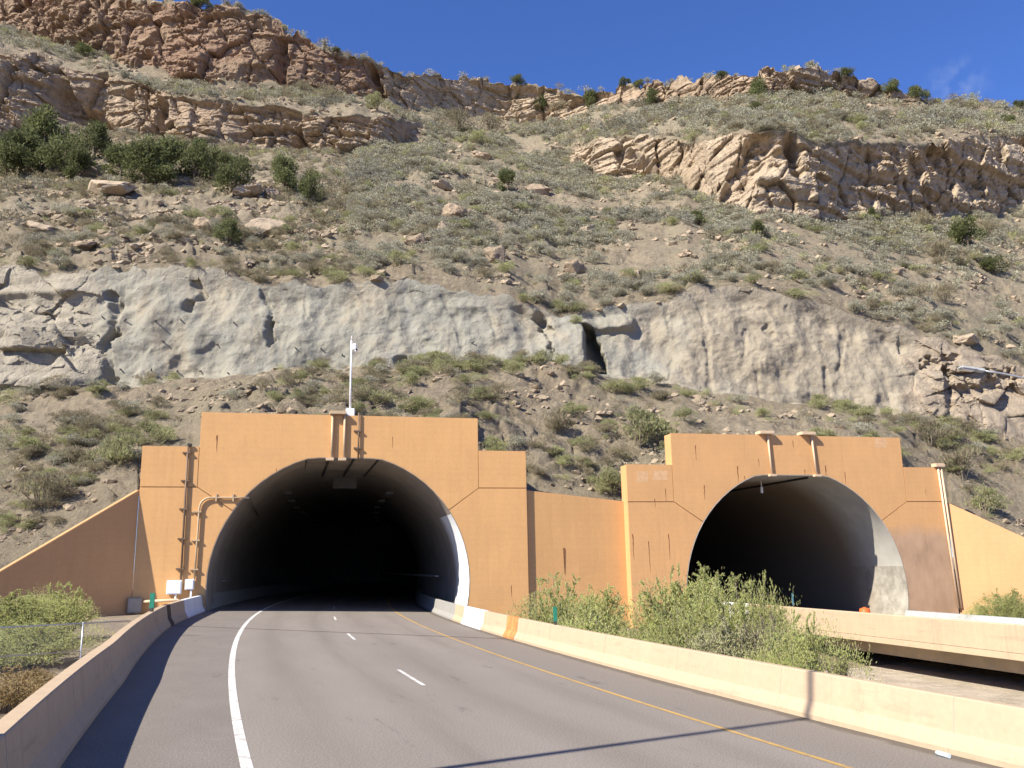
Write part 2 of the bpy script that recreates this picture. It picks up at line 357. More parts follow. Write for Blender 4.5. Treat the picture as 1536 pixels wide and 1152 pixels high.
sky.altitude = 1600; sky.air_density = 1.0; sky.dust_density = 0; sky.ozone_density = 6
bg.inputs[1].default_value = .078
# a wisp of thin cloud low over the rim on the right
cd = Vector(at(1436, 132, 1) - Vector((0, 0, HC))).normalized()
tcw = wt.nodes.new('ShaderNodeTexCoord'); dp = wt.nodes.new('ShaderNodeVectorMath'); dp.operation = 'DISTANCE'; dp.inputs[1].default_value = cd
wt.links.new(tcw.outputs['Generated'], dp.inputs[0])
mr = wt.nodes.new('ShaderNodeMapRange'); mr.inputs['From Min'].default_value = .035; mr.inputs['From Max'].default_value = .004; wt.links.new(dp.outputs['Value'], mr.inputs[0])
wn = wt.nodes.new('ShaderNodeTexNoise'); wn.inputs['Scale'].default_value = 55; wn.inputs['Detail'].default_value = 6; wt.links.new(tcw.outputs['Generated'], wn.inputs['Vector'])
w1 = wt.nodes.new('ShaderNodeMapRange'); w1.inputs['From Min'].default_value = .45; w1.inputs['From Max'].default_value = .75; wt.links.new(wn.outputs[0], w1.inputs[0])
w2 = wt.nodes.new('ShaderNodeMath'); w2.operation = 'MULTIPLY'; wt.links.new(mr.outputs[0], w2.inputs[0]); wt.links.new(w1.outputs[0], w2.inputs[1])
w3 = wt.nodes.new('ShaderNodeMath'); w3.operation = 'MULTIPLY'; w3.inputs[1].default_value = .2; wt.links.new(w2.outputs[0], w3.inputs[0])
mxw = wt.nodes.new('ShaderNodeMix'); mxw.data_type = 'RGBA'; tn = wt.nodes.new('ShaderNodeMix'); tn.data_type = 'RGBA'; tn.blend_type = 'MULTIPLY'; tn.inputs[0].default_value = 1; tn.inputs[7].default_value = (.66, .80, 1.16, 1); wt.links.new(sky.outputs[0], tn.inputs[6])
mxw.inputs[7].default_value = (5, 5.4, 6, 1); wt.links.new(w3.outputs[0], mxw.inputs[0]); wt.links.new(tn.outputs[2], mxw.inputs[6])
wt.links.new(mxw.outputs[2], bg.inputs[0]); wt.links.new(bg.outputs[0], wo.inputs[0])
SC.view_settings.view_transform = 'Standard'; SC.view_settings.look = 'None'; SC.view_settings.exposure = 1.22; SC.view_settings.gamma = 1
SC.render.engine = 'CYCLES'; SC.cycles.use_denoising = True; SC.cycles.max_bounces = 6; SC.cycles.diffuse_bounces = 4

# ------------------------------------------------------------------ hillside: one graded surface, split into slope and cliffs
def wing_depth(px, corner_u, w):                 # forward distance where a sight line meets a wing wall
    c = F(corner_u, 0, 0); k = np.asarray(ray(px, 800)[0]); s = (k * c.y - c.x) / (w.x - k * w.y); return c.y + w.y * s
WL = (FU * -.82 - FN * .57); WR = (FU * .80 - FN * .60)
PX = np.concatenate([np.arange(-1000, -60, 9.), np.arange(-60, 1596, 1.85), np.arange(1600, 2560, 9.)])
NC = len(PX)
def kl(*pts):
    p = np.array(pts, float); return np.interp(PX, p[:, 0], p[:, 1])
def jag(a, s, seed):                             # uneven line
    return a + s * fbm(np.c_[PX / 46., np.full(NC, seed), np.zeros(NC)], 2, .5) * 1.2
y0 = kl((-1000, 900), (-300, 900), (0, 872), (208, 744), (290, 722), (330, 655), (690, 655), (722, 690), (790, 745), (940, 764), (990, 740), (1020, 690), (1340, 690), (1372, 735), (1422, 766), (1536, 826), (1800, 860), (2560, 860))
y1 = jag(kl((-1000, 610), (0, 590), (100, 590), (200, 582), (300, 568), (400, 558), (480, 556), (600, 552), (700, 548), (800, 550), (880, 560), (950, 570), (1050, 590), (1150, 602), (1250, 612), (1330, 622), (1400, 632), (1470, 645), (1536, 660), (2560, 700)), 3, 1.3)
y2 = jag(kl((-1000, 400), (0, 402), (100, 398), (200, 402), (290, 402), (400, 424), (500, 424), (600, 418), (700, 428), (770, 446), (840, 466), (900, 460), (1000, 448), (1060, 434), (1110, 427), (1160, 431), (1220, 448), (1280, 470), (1340, 486), (1400, 500), (1450, 515), (1536, 548), (2560, 590)), 7, 4.1)
y3 = jag(kl((-1000, 215), (0, 212), (110, 205), (190, 205), (260, 214), (330, 220), (420, 227), (520, 232), (590, 226), (640, 214), (700, 226), (800, 240), (860, 252), (910, 268), (980, 274), (1030, 282), (1070, 318), (1150, 328), (1250, 333), (1350, 333), (1450, 328), (1536, 324), (2560, 320)), 6, 7.7)
y4 = jag(kl((-1000, 60), (0, 72), (60, 82), (110, 100), (180, 112), (250, 136), (320, 150), (420, 160), (520, 172), (600, 182), (650, 190), (720, 205), (800, 215), (850, 226), (900, 206), (960, 203), (1040, 208), (1100, 202), (1160, 196), (1230, 212), (1300, 216), (1380, 214), (1450, 204), (1536, 206), (2560, 190)), 6, 12.9)
y5 = jag(kl((-1000, 20), (0, 40), (60, 62), (120, 80), (200, 105), (300, 128), (400, 136), (480, 142), (560, 150), (640, 168), (720, 178), (800, 186), (860, 178), (920, 158), (1000, 156), (1060, 152), (1150, 148), (1250, 142), (1330, 150), (1400, 162), (1460, 168), (1536, 176), (2560, 200)), 4, 17.1)
y6 = jag(kl((-1000, -60), (0, -32), (100, -24), (200, -6), (260, 2), (340, 8), (400, 22), (430, 42), (500, 74), (555, 92), (572, 104), (640, 112), (700, 116), (770, 123), (830, 131), (880, 140), (920, 138), (945, 127), (1000, 121), (1080, 117), (1140, 111), (1200, 108), (1250, 113), (1300, 124), (1350, 135), (1400, 150), (1450, 157), (1536, 162), (2560, 190)), 3.2, 23.3)
NS = [np.asarray(ray(PX, y)[2]) for y in (y0, y1, y2, y3, y4, y5, y6)]   # tan of elevation on the seven lines
plane = (FC + 1.5) / (FN.x * np.asarray(ray(PX, 800)[0]) + FN.y)
d0 = np.where(PX < 208, np.clip(wing_depth(np.maximum(PX, -330), -7.93, WL) + .9, 18, 60), np.where(PX > 1424, np.clip(wing_depth(np.minimum(PX, 1800), 44.1, WR) + 1.1, 30, 80), plane))
d0 = np.where((PX >= 208) & (PX <= 1424), plane, d0)
d1 = kl((-1000, 54), (0, 65), (768, 69), (1536, 76), (2560, 78))
d2 = d1 + kl((-1000, 4), (1350, 4.2), (1450, 4.5), (1536, 4.5), (2560, 5))
zz = [HC + NS[0] * d0, HC + NS[1] * d1, HC + NS[2] * d2]
def climb(d, z, e, m, lo, hi):
    nd = (z - m * d - HC) / np.minimum(e - m, -.02); nd = d + np.clip(nd - d, lo, hi); return nd, HC + e * nd
c34 = kl((-1000, 1), (600, 1), (655, .0), (835, .0), (880, 1), (2560, 1))
c56 = kl((-1000, 1), (840, 1), (885, .7), (935, .9), (990, 1), (1310, 1), (1360, .5), (1405, 0), (2560, 0))
m23 = kl((-1000, .72), (300, .72), (700, .69), (1000, .66), (1536, .65), (2560, .65))
k15 = np.ones(61) / 61
def sm(a): return np.convolve(np.pad(a, 30, 'edge'), k15, 'valid')
d3, z3 = climb(d2, zz[2], NS[3], m23, 8, 95); d3 = sm(d3); z3 = HC + NS[3] * d3
d4, z4 = climb(d3, z3, NS[4], .74 + 5 * c34, 1.5, 34); d4 = sm(d4); z4 = HC + NS[4] * d4
d5, z5 = climb(d4, z4, NS[5], .80, 3, 60); d5 = sm(sm(d5)); z5 = HC + NS[5] * d5
d6, z6 = climb(d5, z5, NS[6], .8 + 6 * c56, 1.5, 30); d6 = sm(d6); z6 = HC + NS[6] * d6
RX = np.asarray(ray(PX, 300)[0])
def line(y, d): r = ray(PX, y); return np.stack([np.asarray(r[0]) * d, d, HC + np.asarray(r[2]) * d], 1)
L = [line(y0, d0), line(y1, d1), line(y2, d2), line(y3, d3), line(y4, d4), line(y5, d5), line(y6, d6)]
Lb = L[0].copy(); Lb[:, 2] = -3.6
Lt = L[6].copy(); Lt[:, 1] += 30; Lt[:, 0] *= 1.05; Lt[:, 2] += 1.0
Lt2 = Lt.copy(); Lt2[:, 1] += 200; Lt2[:, 2] += 4
BANDS = [(Lb, L[0], 3), (L[0], L[1], 105), (L[1], L[2], 105), (L[2], L[3], 125), (L[3], L[4], 78), (L[4], L[5], 42), (L[5], L[6], 74), (L[6], Lt, 8), (Lt, Lt2, 3)]
rows, vband, vv = [], [], []
for bi, (A, C, n) in enumerate(BANDS):
    for k in range(n):
        v = k / n; rows.append(A * (1 - v) + C * v); vband.append(bi); vv.append(v)
rows.append(Lt2); vband.append(8); vv.append(1)
P = np.stack(rows); NR = len(rows); vband = np.array(vband)[:, None] + np.zeros((1, NC)); vv = np.array(vv)[:, None] + np.zeros((1, NC))
pxg = np.broadcast_to(PX, (NR, NC)); Q = P.reshape(-1, 3).copy(); vb = vband.ravel(); v = vv.ravel(); px = pxg.ravel()
ygrid = (576 - FPX * np.tan(np.arctan2(Q[:, 2] - HC, Q[:, 1]) - PITCH))      # picture row before relief, for where features sit
edge = .13 * fbm(Q / 6., 3)
def win(b, a=.1): return np.where(vb == b, sst(0, a, v + edge) * sst(0, a, 1 - v + edge), 0)
c34g = np.broadcast_to(c34, (NR, NC)).ravel(); c56g = np.broadcast_to(c56, (NR, NC)).ravel()
wcut = np.where(vb == 2, sst(0, .05, v + .5 * edge) * sst(0, .24, 1 - v + .6 * edge), 0); wlab = np.where(vb == 2, np.minimum(v + .04, (1 - v) * 1.0 + .02) * 8 + 2.2 * edge, 0); wlow = win(4) * c34g; wrim = win(6) * c56g
# --- big cliffs
wq = Q + .4 * np.stack([vnoise(Q / 4.), vnoise(Q / 4. + 31), vnoise(Q / 4. + 57)], 1)
# --- road cut
def seg_d(ax, ay, bx, by):
    t_ = np.clip(((px - ax) * (bx - ax) + (ygrid - ay) * (by - ay)) / ((bx - ax) ** 2 + (by - ay) ** 2), 0, 1)
    return np.hypot(px - ax - t_ * (bx - ax), ygrid - ay - t_ * (by - ay))
def clifft(q, col):
    f1, f2, rn, tl = voro(q / np.array([4.6, 7, 7.]), True); joint = np.exp(-(np.maximum(f2 - f1, 0) / .05) ** 2)
    g1, g2, rm, tm = voro(q / np.array([2.0, 2.6, .95]), True); j2 = np.exp(-(np.maximum(g2 - g1, 0) / .07) ** 2)
    h1, h2, rh, th = voro(q / np.array([.8, 1.0, .42]), True)
    zb = q[:, 2] / 3.0 + .30 * vnoise(q / 14.); k = np.floor(zb); fr = zb - k
    st = (_h(k.astype(np.int64), k.astype(np.int64) * 0 + 3, k.astype(np.int64) * 0) - .5) * sst(.0, .12, fr) + (_h(k.astype(np.int64) - 1, k.astype(np.int64) * 0 + 3, k.astype(np.int64) * 0) - .5) * (1 - sst(.0, .12, fr))
    hol = sst(.12, .42, fbm(q / np.array([6.5, 9, 5.]) + 90, 3)); rug = .25 + .75 * sst(-.2, .25, fbm(q / 10. + 33, 2))
    zc = q[:, 2] / .8 + .28 * vnoise(q / 6.); kc = np.floor(zc); sc_ = (_h(kc.astype(np.int64), np.floor(q[:, 0] / 7 + .6 * vnoise(q / 3.)).astype(np.int64), kc.astype(np.int64) * 0 + 8) - .5)
    return 2.8 * fbm(q / np.array([16, 16, 40.]), 2) + col * ((rn - .5) * 1.9 + tl * .7 - .7 * joint) + rug * ((rm - .5) * .9 + tm * .4 - .3 * j2 + (rh - .5) * .36 + th * .2) + 2.3 * st + .8 * sc_ - 1.4 * hol + .16 * fbm(q / .9, 3)
sel = (wlow + wrim) > .001; disp = np.zeros(len(Q))
if sel.any():
    cl = clifft(wq[sel], 1.0); 
    for pts, w_, dp_ in (([(1150, 205), (1120, 250), (1095, 300)], 24, 3.6), ([(1185, 205), (1195, 262)], 16, 3.0), ([(1390, 218), (1400, 245)], 22, 2.6), ([(930, 235), (990, 262)], 12, 2.2), ([(1310, 275), (1340, 280)], 12, 1.5), ([(90, 130), (130, 165)], 26, 3.2), ([(240, 150), (238, 205)], 14, 2.6), ([(445, 185), (455, 228)], 9, 2.0), ([(350, 195), (400, 190)], 9, 1.6), ([(555, 100), (575, 140)], 9, 3.5), ([(420, 60), (425, 120)], 12, 2.5)):
        dd = np.min([seg_d(*a, *b)[sel] for a, b in zip(pts, pts[1:])], 0) + w_ * .5 * fbm(Q[sel] / 5., 3); cl = cl - dp_ * (1 - sst(w_ * .3, w_, dd))
    disp[sel] = cl * (wlow + wrim)[sel]
nat = np.clip(1 - sst(112, 178, px + 26 * fbm(Q / 3., 3)) + sst(1300, 1440, px + 45 * fbm(Q / 3. + 9, 3)), 0, 1)
sel = wcut > .001; q = Q[sel]
smooth = -.55 + .07 * fbm(q / .55, 3) + 1.4 * fbm(q / np.array([6, 6, 8.]), 3) - .8 * np.abs(fbm(q / np.array([5., 5, 6.5]) + 40, 2)) + .30 * fbm(q / 1.7, 3) - .34 * np.abs(fbm(q / np.array([1.6, 2, 2.4]) + 7, 2))
f1, f2, rn, tl = voro(wq[sel] / np.array([4.0, 5, 3.0]), True); ck = np.exp(-(np.maximum(f2 - f1, 0) / .06) ** 2); g1, g2, rm, tm = voro(q / np.array([.95, 1.5, .6]), True)
raw = .9 * fbm(q / 5., 3) + 1.0 * (rn - .5) + 1.5 * tl - .12 * ck + (.3 * (rm - .5) + .45 * tm) * sst(-.1, .3, fbm(q / 4. + 3, 2) + .0) + .9 * vnoise(np.stack([q[:, 0] * .02, q[:, 1] * .02, q[:, 2] * .9], 1))
cut = smooth * (1 - nat[sel]) + raw * nat[sel]
def crease(pts, wpx, dep, lip=.0):
    global cut
    dd = np.min([seg_d(*a, *b)[sel] for a, b in zip(pts, pts[1:])], 0) + wpx * (1.0 * fbm(q / 1.0 + dep, 3) + .8 * vnoise(q / 3.0 + wpx))
    cut = cut - dep * (.26 if wpx < 8 else .62) * (1 - sst(wpx * .25, wpx * .95, dd)) * np.clip(.8 + .8 * vnoise(q / 2.1 + 3 * dep), .4, 1.1)
for pts, w_, dp_ in (([(160, 432), (172, 462), (152, 505), (158, 560)], 11, 1.5), ([(150, 440), (185, 425), (225, 408)], 7, .8), ([(290, 408), (300, 432), (278, 448)], 10, 1.3),
                     ([(395, 428), (404, 462), (401, 508)], 9, 1.5), ([(330, 408), (345, 430)], 5, .7), ([(452, 440), (458, 470)], 5, .8), ([(806, 470), (824, 500), (830, 548)], 9, 1.5),
                     ([(662, 440), (682, 475), (690, 520)], 6, .7), ([(595, 540), (625, 548)], 12, 1.4), ([(730, 460), (742, 500)], 5, .6), ([(545, 498), (585, 490)], 7, .6), ([(630, 508), (655, 500)], 7, .5),
                     ([(1052, 460), (1062, 520), (1066, 590)], 6, .8), ([(1000, 470), (1010, 540), (1000, 590)], 5, .6), ([(1120, 500), (1118, 540)], 5, .7), ([(1150, 500), (1160, 505)], 8, .8),
                     ([(1105, 474), (1140, 468), (1160, 474)], 6, .6), ([(1180, 470), (1200, 482)], 6, .7), ([(1150, 505), (1200, 515)], 6, .6), ([(1240, 560), (1246, 600)], 6, .9), ([(1135, 540), (1142, 600)], 5, .7), ([(1270, 505), (1262, 560)], 6, .8), ([(1395, 560), (1428, 550)], 12, 1.6),
                     ([(1455, 600), (1536, 575)], 16, 1.8), ([(1420, 560), (1425, 620)], 8, 1.2)):
    crease(pts, w_, dp_)
pxs, ys = px[sel], ygrid[sel]; nz = 5 * fbm(q / 1.1, 3); hole = sst(-2, 2, pxs - 877 + nz) * sst(-2, 2, np.interp(ys, [488, 515, 560], [886, 899, 912]) - pxs + nz) * sst(-2, 3, ys - 491 - .12 * (pxs - 880) + nz) * sst(0, 8, 562 - ys)
cut = cut - 3.4 * hole
cut = cut + .75 * (1 - sst(6, 14, seg_d(885, 486, 942, 486)[sel])) + .9 * (1 - sst(20, 46, seg_d(852, 500, 856, 560)[sel]))
disp[sel] += (cut * wcut[sel])
# --- slopes
wsl = np.clip(1 - wcut - wlow - wrim, 0, 1) * np.where((vb >= 1) & (vb <= 7), 1, 0) * np.where(vb == 1, sst(0, .12, v), 1)
far = np.clip(Q[:, 1] / 110., .5, 1.3)
up = wsl * (far * 1.1 * fbm(Q / 9., 4) + .34 * fbm(Q / 1.7 + 3, 3) + .16 * fbm(Q / .6 + 5, 2))
f1, f2, rn = voro(wq / np.array([2.0, 2.0, 1.0])); ledge = sst(.05, .3, fbm(Q / 13. + 70, 3) + .55 * (np.abs(ygrid - 345) < 62) * (px < 500) + .15 * (px > 1250))
up = up + wsl * ledge * (1.25 * (rn - .45) * sst(0, .2, f2 - f1))
ridge = np.where(vb == 7, 1 - v, np.where(vb == 6, sst(.75, 1, v), 0)); g1, g2, rm = voro(Q / np.array([2.6, 3, 2.6])); up = up + ridge * (1.5 * (rm - .6) + .8 * fbm(Q / 5., 3))
Q[:, 1] -= disp; Q[:, 0] -= disp * .12; Q[:, 2] += up
# --- split
idx = np.arange(NR * NC).reshape(NR, NC); Fq = np.stack([idx[:-1, :-1], idx[:-1, 1:], idx[1:, 1:], idx[1:, :-1]], -1).reshape(-1, 4)
fa = Fq[:, 0]; rn_ = .22 * fbm(Q[fa] / 2.5, 3)
fpx = px[fa]; lab = np.zeros(len(Fq), int)
lab[(vb[fa] == 0) & (fpx > 206) & (fpx < 1426)] = -1
cutm = (wlab[fa] + 1.2 * rn_ > .42) & (vb[fa] == 2); natf = nat[fa] > .5
lab[cutm] = 7; lab[cutm & natf & (fpx < 600)] = 6; lab[cutm & natf & (fpx > 600)] = 8
lab[(wlow[fa] + rn_ > .38) & (fpx < 760)] = 4; lab[(wlow[fa] + rn_ > .38) & (fpx >= 760)] = 5
rm_ = wrim[fa] + rn_ > .34; lab[rm_ & (fpx < 572)] = 1; lab[rm_ & (fpx >= 572) & (fpx < 905)] = 2; lab[rm_ & (fpx >= 905)] = 3
def submesh(name, k, mat):
    f = Fq[lab == k]; used, inv = np.unique(f, return_inverse=True)
    return obj(name, np_mesh(name, Q[used], inv.reshape(-1, 4), mat, k in (0, 7)))
tag(submesh('hillside', 0, 'hill_soil'), 'dry tan hillside with scattered sagebrush and rocks', None, None, 'structure')
for k, m_, lb in ((1, 'rock_red', 'tall reddish sandstone cliff at the upper left skyline'), (2, 'rock_buff', 'long buff rimrock cliff under the middle of the skyline'), (3, 'rock_tan', 'broken tan rimrock along the right part of the skyline'),
                  (4, 'rock_tan', 'fluted pale sandstone cliff band below the tall red cliff'), (5, 'rock_buff', 'rounded tan sandstone outcrop with a hollow on the right slope'),
                  (6, 'rock_pale', 'bare layered rock at the left end of the grey cut face'), (8, 'rock_orange', 'rust stained broken rock at the right end of the cut face')):
    tag(submesh('rock_cliff', k, m_), lb, 'cliff', None, 'structure')
cutface = thing('cut_rock_face', at(600, 552, 69), 'smooth grey sprayed concrete rock face above the tunnel portals', 'rock face')
cf = submesh('sprayed_concrete', 7, 'shotcrete'); cf.parent = cutface; cf.matrix_parent_inverse = Matrix.Translation(-cutface.location)
BV = BVHTree.FromPolygons([tuple(p) for p in Q.tolist()], Fq.tolist())
def hit(x, y):
    r = ray(x, y); d = Vector((float(r[0]), 1, float(r[2]))).normalized(); h = BV.ray_cast(Vector((0, 0, HC)), d)
    return (h[0], h[1]) if h[0] is not None else (None, None)
for bx, by in ((154, 476), (186, 480), (232, 481), (271, 480), (351, 484), (148, 503), (175, 507), (243, 512), (326, 516), (403, 521), (444, 523), (481, 523), (181, 554), (226, 556), (265, 557), (301, 556), (343, 560), (513, 533), (707, 514)):
    p, n = hit(bx, by)
    if p: B().tube([p + n * -.1, p + n * .32 + Vector((.12, 0, -.10))], .055, 6).build('rock_bolt', 'dark_metal', cutface)

# ------------------------------------------------------------------ ground
def gz(x, y):
    q_ = x * RR.x + y * RR.y; t_ = x * RT.x + y * RT.y
    l_ = -.95 + np.clip((t_ - 25) / 17, 0, 1.1) * 1.0; r_ = -2.85 + np.clip((t_ - 38) / 12, 0, 1) * 1.25
    w_ = sst(-4.6, -3.4, q_); w2 = sst(10.6, 11.6, q_)
    return (l_ * (1 - w_) + -2.7 * w_) * (1 - w2) + r_ * w2
gx = np.concatenate([[-4000, -1500, -500, -180, -100], np.arange(-60, 70, .5), [100, 180, 500, 1500, 4000]]); gy = np.concatenate([[-4000, -1500, -500, -150, -60], np.arange(-20, 66, .5), [120, 300, 1000, 4000]])
GX, GY = np.meshgrid(gx, gy); gp = np.c_[GX.ravel(), GY.ravel(), np.zeros(GX.size)]
nearm = (np.abs(gp[:, 0]) < 70) & (gp[:, 1] > -25) & (gp[:, 1] < 66)
gp[:, 2] = np.where(nearm, gz(gp[:, 0], gp[:, 1]) + .10 * fbm(gp / 4., 4), np.where(gp[:, 1] > 66, -5, -2.6))
gi = np.arange(GX.size).reshape(GX.shape); gf = np.stack([gi[:-1, :-1], gi[:-1, 1:], gi[1:, 1:], gi[1:, :-1]], -1).reshape(-1, 4)
tag(obj('ground', np_mesh('ground', gp, gf, 'ground_dirt', True)), 'dry dirt ground beside the roads', None, None, 'structure')
GB = BVHTree.FromPolygons([tuple(p) for p in gp.tolist()], gf.tolist())
def gh(x, y): h = GB.ray_cast(Vector((x, y, 50)), -Z); return h[0].z

# ------------------------------------------------------------------ main road
TS = np.concatenate([np.arange(-70, 0, 2.), np.arange(0, 60, 1.), np.arange(60, 190, 3.)])
def lfoot(t): return qwhite(t) - float(np.interp(t, [-70, 12, 20, 38, 60, 190], [-0, 0, 0, .62, .72, .72])) - 2.12
def rfoot(t): return qwhite(t) + 9.98
us = np.linspace(0, 1, 15); V_, U_ = [], []
for t_ in TS:
    a, b = lfoot(t_) - .45, rfoot(t_) + .45
    for s_ in us: q_ = a + (b - a) * s_; V_.append(RD(q_, t_)); U_.append((q_ - qwhite(t_), t_))
n_ = len(us); ii = np.arange(len(V_)).reshape(-1, n_); fq = np.stack([ii[:-1, :-1], ii[:-1, 1:], ii[1:, 1:], ii[1:, :-1]], -1).reshape(-1, 4)
tag(obj('road', np_mesh('road', [tuple(p) for p in V_], fq, 'asphalt', True, U_)), 'grey two lane asphalt road curving into the left tunnel', None, None, 'structure')
def stripe(off, w, t0, t1, mat, step=1.0, h=.005):
    ts = np.linspace(t0, t1, max(2, int((t1 - t0) / step) + 1)); V2 = []
    for t_ in ts:
        for s_ in (-.5, .5): V2.append(tuple(RD(qwhite(t_) + off + w * s_, t_, h)))
    k = np.arange(len(ts) - 1) * 2; return np_mesh('road_marking', V2, np.stack([k, k + 1, k + 3, k + 2], 1), mat)
tag(obj('road_marking', stripe(0, .15, -60, 150, 'line_white')), 'solid white edge line along the left shoulder', None, None, 'structure')
tag(obj('road_marking', stripe(7.72, .11, -60, 150, 'line_yellow')), 'worn yellow edge line on the right side of the road', None, None, 'structure')
for k in range(-3, 10):
    t0 = 19.6 + 12.6 * k - (.4 if k > 1 else 0)
    tag(obj('road_marking', stripe(3.98, .095, t0, t0 + 3.05, 'line_white')), 'white lane dash on the road', None, 'white lane dashes', 'structure')
ej = B()                                          # bridge expansion joint across the road
for a, b, h, w in ((RD(lfoot(38) + .05, 38.4), RD(rfoot(33.4) - .05, 33.4), .004, .17),):
    d = (b - a).normalized(); s_ = Vector((-d.y, d.x, 0)) * w / 2; u_ = Z * h; n_s = 12
    for k in range(n_s):
        p0, p1 = a.lerp(b, k / n_s) + u_, a.lerp(b, (k + 1) / n_s) + u_
        ej.b.faces.new([ej.b.verts.new(p) for p in (p0 - s_, p1 - s_, p1 + s_, p0 + s_)])
tag(ej.build('expansion_joint', 'rust_dark'), 'dark steel expansion joint running across the road', None, None, 'structure')

def barrier_sections(foot, side, t0, t1, step=1.0, grow=0.0, below=3.0):
    prof = [(-.0, -.05), (.0, .08), (.13, .30), (.20, .79), (.22, .81), (.40, .81), (.42, .79), (.44, -below), (0, -below)]
    ts = np.linspace(t0, t1, max(2, int((t1 - t0) / step) + 1)); secs = []
    for t_ in ts:
        q_ = foot(t_); secs.append([RD(q_ + side * (a - grow), t_, h + (grow if h > .5 else 0)) for a, h in prof])
    return secs
def barrier(foot, side, spans, loc, label):
    o = thing('concrete_barrier', loc, label, 'barrier')
    for nm, t0, t1, mat, gr in spans: B().sweep(barrier_sections(foot, side, t0, t1, 1.0, gr)).build(nm, mat, o)
    return o
bl = barrier(lfoot, -1, [('barrier_run', -40, 37.8, 'barrier_paint', 0), ('joint_cover', 37.8, 38.9, 'rust_dark', .012), ('barrier_run', 38.9, 43.8, 'barrier_paint', 0), ('end_section', 43.8, 50.5, 'barrier_white', .008), ('inner_run', 50.5, 150, 'panel_grey', 0)],
             RD(lfoot(10), 10), 'long cream concrete road barrier on the shaded left side of the road')
br = barrier(rfoot, 1, [('barrier_run', -40, 32.9, 'barrier_paint', 0), ('joint_cover', 32.9, 34.5, 'rust_orange', .012), ('barrier_run', 34.5, 38.6, 'barrier_paint', 0), ('end_section', 38.6, 43.2, 'barrier_white', .02), ('inner_run', 43.2, 46.0, 'barrier_paint', 0), ('inner_run', 46.0, 150, 'panel_grey', 0)],
             RD(rfoot(10), 10), 'long sunlit cream concrete barrier along the right side of the road')
# casting joints
for side, foot, bo, tt in [(1, rfoot, br, x_) for x_ in (8.2, 11.6, 15.8, 19.9, 24.2, 29.0, 36.6)] + [(-1, lfoot, bl, x_) for x_ in (9.5, 14.2, 19.0, 24.0, 29.0, 33.5, 41.3)]:
    B().sweep([[p + RT * d for p in barrier_sections(foot, side, tt, tt + .02, 1, .003)[0]] for d in (0, .018)]).build('casting_joint', 'box_grey', bo)

# ------------------------------------------------------------------ portals
def circ(cu, cz, r, top, zb, n=44):              # from lower left over the crown to lower right
    a0 = math.pi - math.asin((zb - cz) / r); a1 = math.asin((zb - cz) / r); out = []
    for k in range(n + 1):
        a = a0 + (a1 - a0) * k / n; out.append((cu + r * math.cos(a), min(cz + r * math.sin(a), top)))
    return out
def portal(o, uc, hu, hb, ztop, zblk, zgr, zdiag, cu, cz, r, top, zb, mat, mat_r, lining, length, curve):
    g = .02
    cut = circ(cu, cz, r + .04, top + .04, zb)
    iL = min(range(22), key=lambda k: abs(cut[k][1] - zdiag)); iR = len(cut) - 1 - iL
    def panel(nm, pts, m): return B().prism([F(u_, 0, z_) for u_, z_ in pts], FN * .10, .012).build(nm, m, o)
    for s_, m in ((-1, mat), (1, mat_r)):
        e, i_ = uc + s_ * hb, uc + s_ * hu
        panel('corner_panel', [(e, zgr + g), (e, zblk), (i_ + s_ * g, zblk), (i_ + s_ * g, zgr + g)], m)
        arcp = cut[:iL + 1] if s_ < 0 else cut[iR:][::-1]
        panel('lower_panel', [(e, zb), (e, zgr - g), (i_, zgr - g)] + [(a, b - g * 1.4) if k == len(arcp) - 1 else (a, b) for k, (a, b) in reversed(list(enumerate(arcp)))], m)
    panel('upper_panel', [(uc - hu, zgr + .01), (uc - hu, ztop), (uc + hu, ztop), (uc + hu, zgr + .01)] + [(a, b + g) if k in (iL, iR) else (a, b) for k, (a, b) in reversed(list(enumerate(cut))) if iL <= k <= iR], mat)
    cut2 = circ(cu, cz, r + .06, top + .06, zb); k = .03
    back = [(uc - hb + k, zb), (uc - hb + k, zblk - k), (uc - hu + k, zblk - k), (uc - hu + k, ztop - k), (uc + hu - k, ztop - k), (uc + hu - k, zblk - k), (uc + hb - k, zblk - k), (uc + hb - k, zb)] + cut2[::-1]
    B().prism([F(u_, .125, z_) for u_, z_ in back], FN * .9).build('backing_wall', mat, o)
    # tube
    inner = circ(cu, cz, r, top, zb); outer = circ(cu, cz, r + .035, top + .035, zb)
    ds = np.concatenate([[-.012], np.arange(.5, 8, .5), np.linspace(8, length, 24)]); V3, U3 = [], []
    for d in ds:
        sft = curve * d * d
        for j, (a, b) in enumerate(inner): V3.append(tuple(F(a + sft, d, b))); U3.append((j / 44, d))
    nn = len(inner); base = len(V3)
    for (a, b) in outer: V3.append(tuple(F(a, -.012, b))); U3.append((0, 0))
    for (a, b) in outer: V3.append(tuple(F(a, .4, b))); U3.append((0, .4))
    I3 = np.arange(base).reshape(-1, nn); f3 = np.stack([I3[:-1, :-1], I3[:-1, 1:], I3[1:, 1:], I3[1:, :-1]], -1).reshape(-1, 4)
    ring = np.array([(j, base + j, base + j + 1, j + 1) for j in range(nn - 1)] + [(base + j, base + nn + j, base + nn + j + 1, base + j + 1) for j in range(nn - 1)])
    obj('tunnel_lining', np_mesh('tunnel_lining', V3[:base], f3, lining, True, U3[:base]), o)
    obj('lining_edge', np_mesh('lining_edge', V3, ring, lining, False, U3), o)
    e = [F(a + curve * length ** 2, length - .02, b) for a, b in inner]; B().prism(e, FN * .3).build('added_end_cap', 'dark_metal', o)  # added cap that keeps sky light from leaking into the bore
    return inner
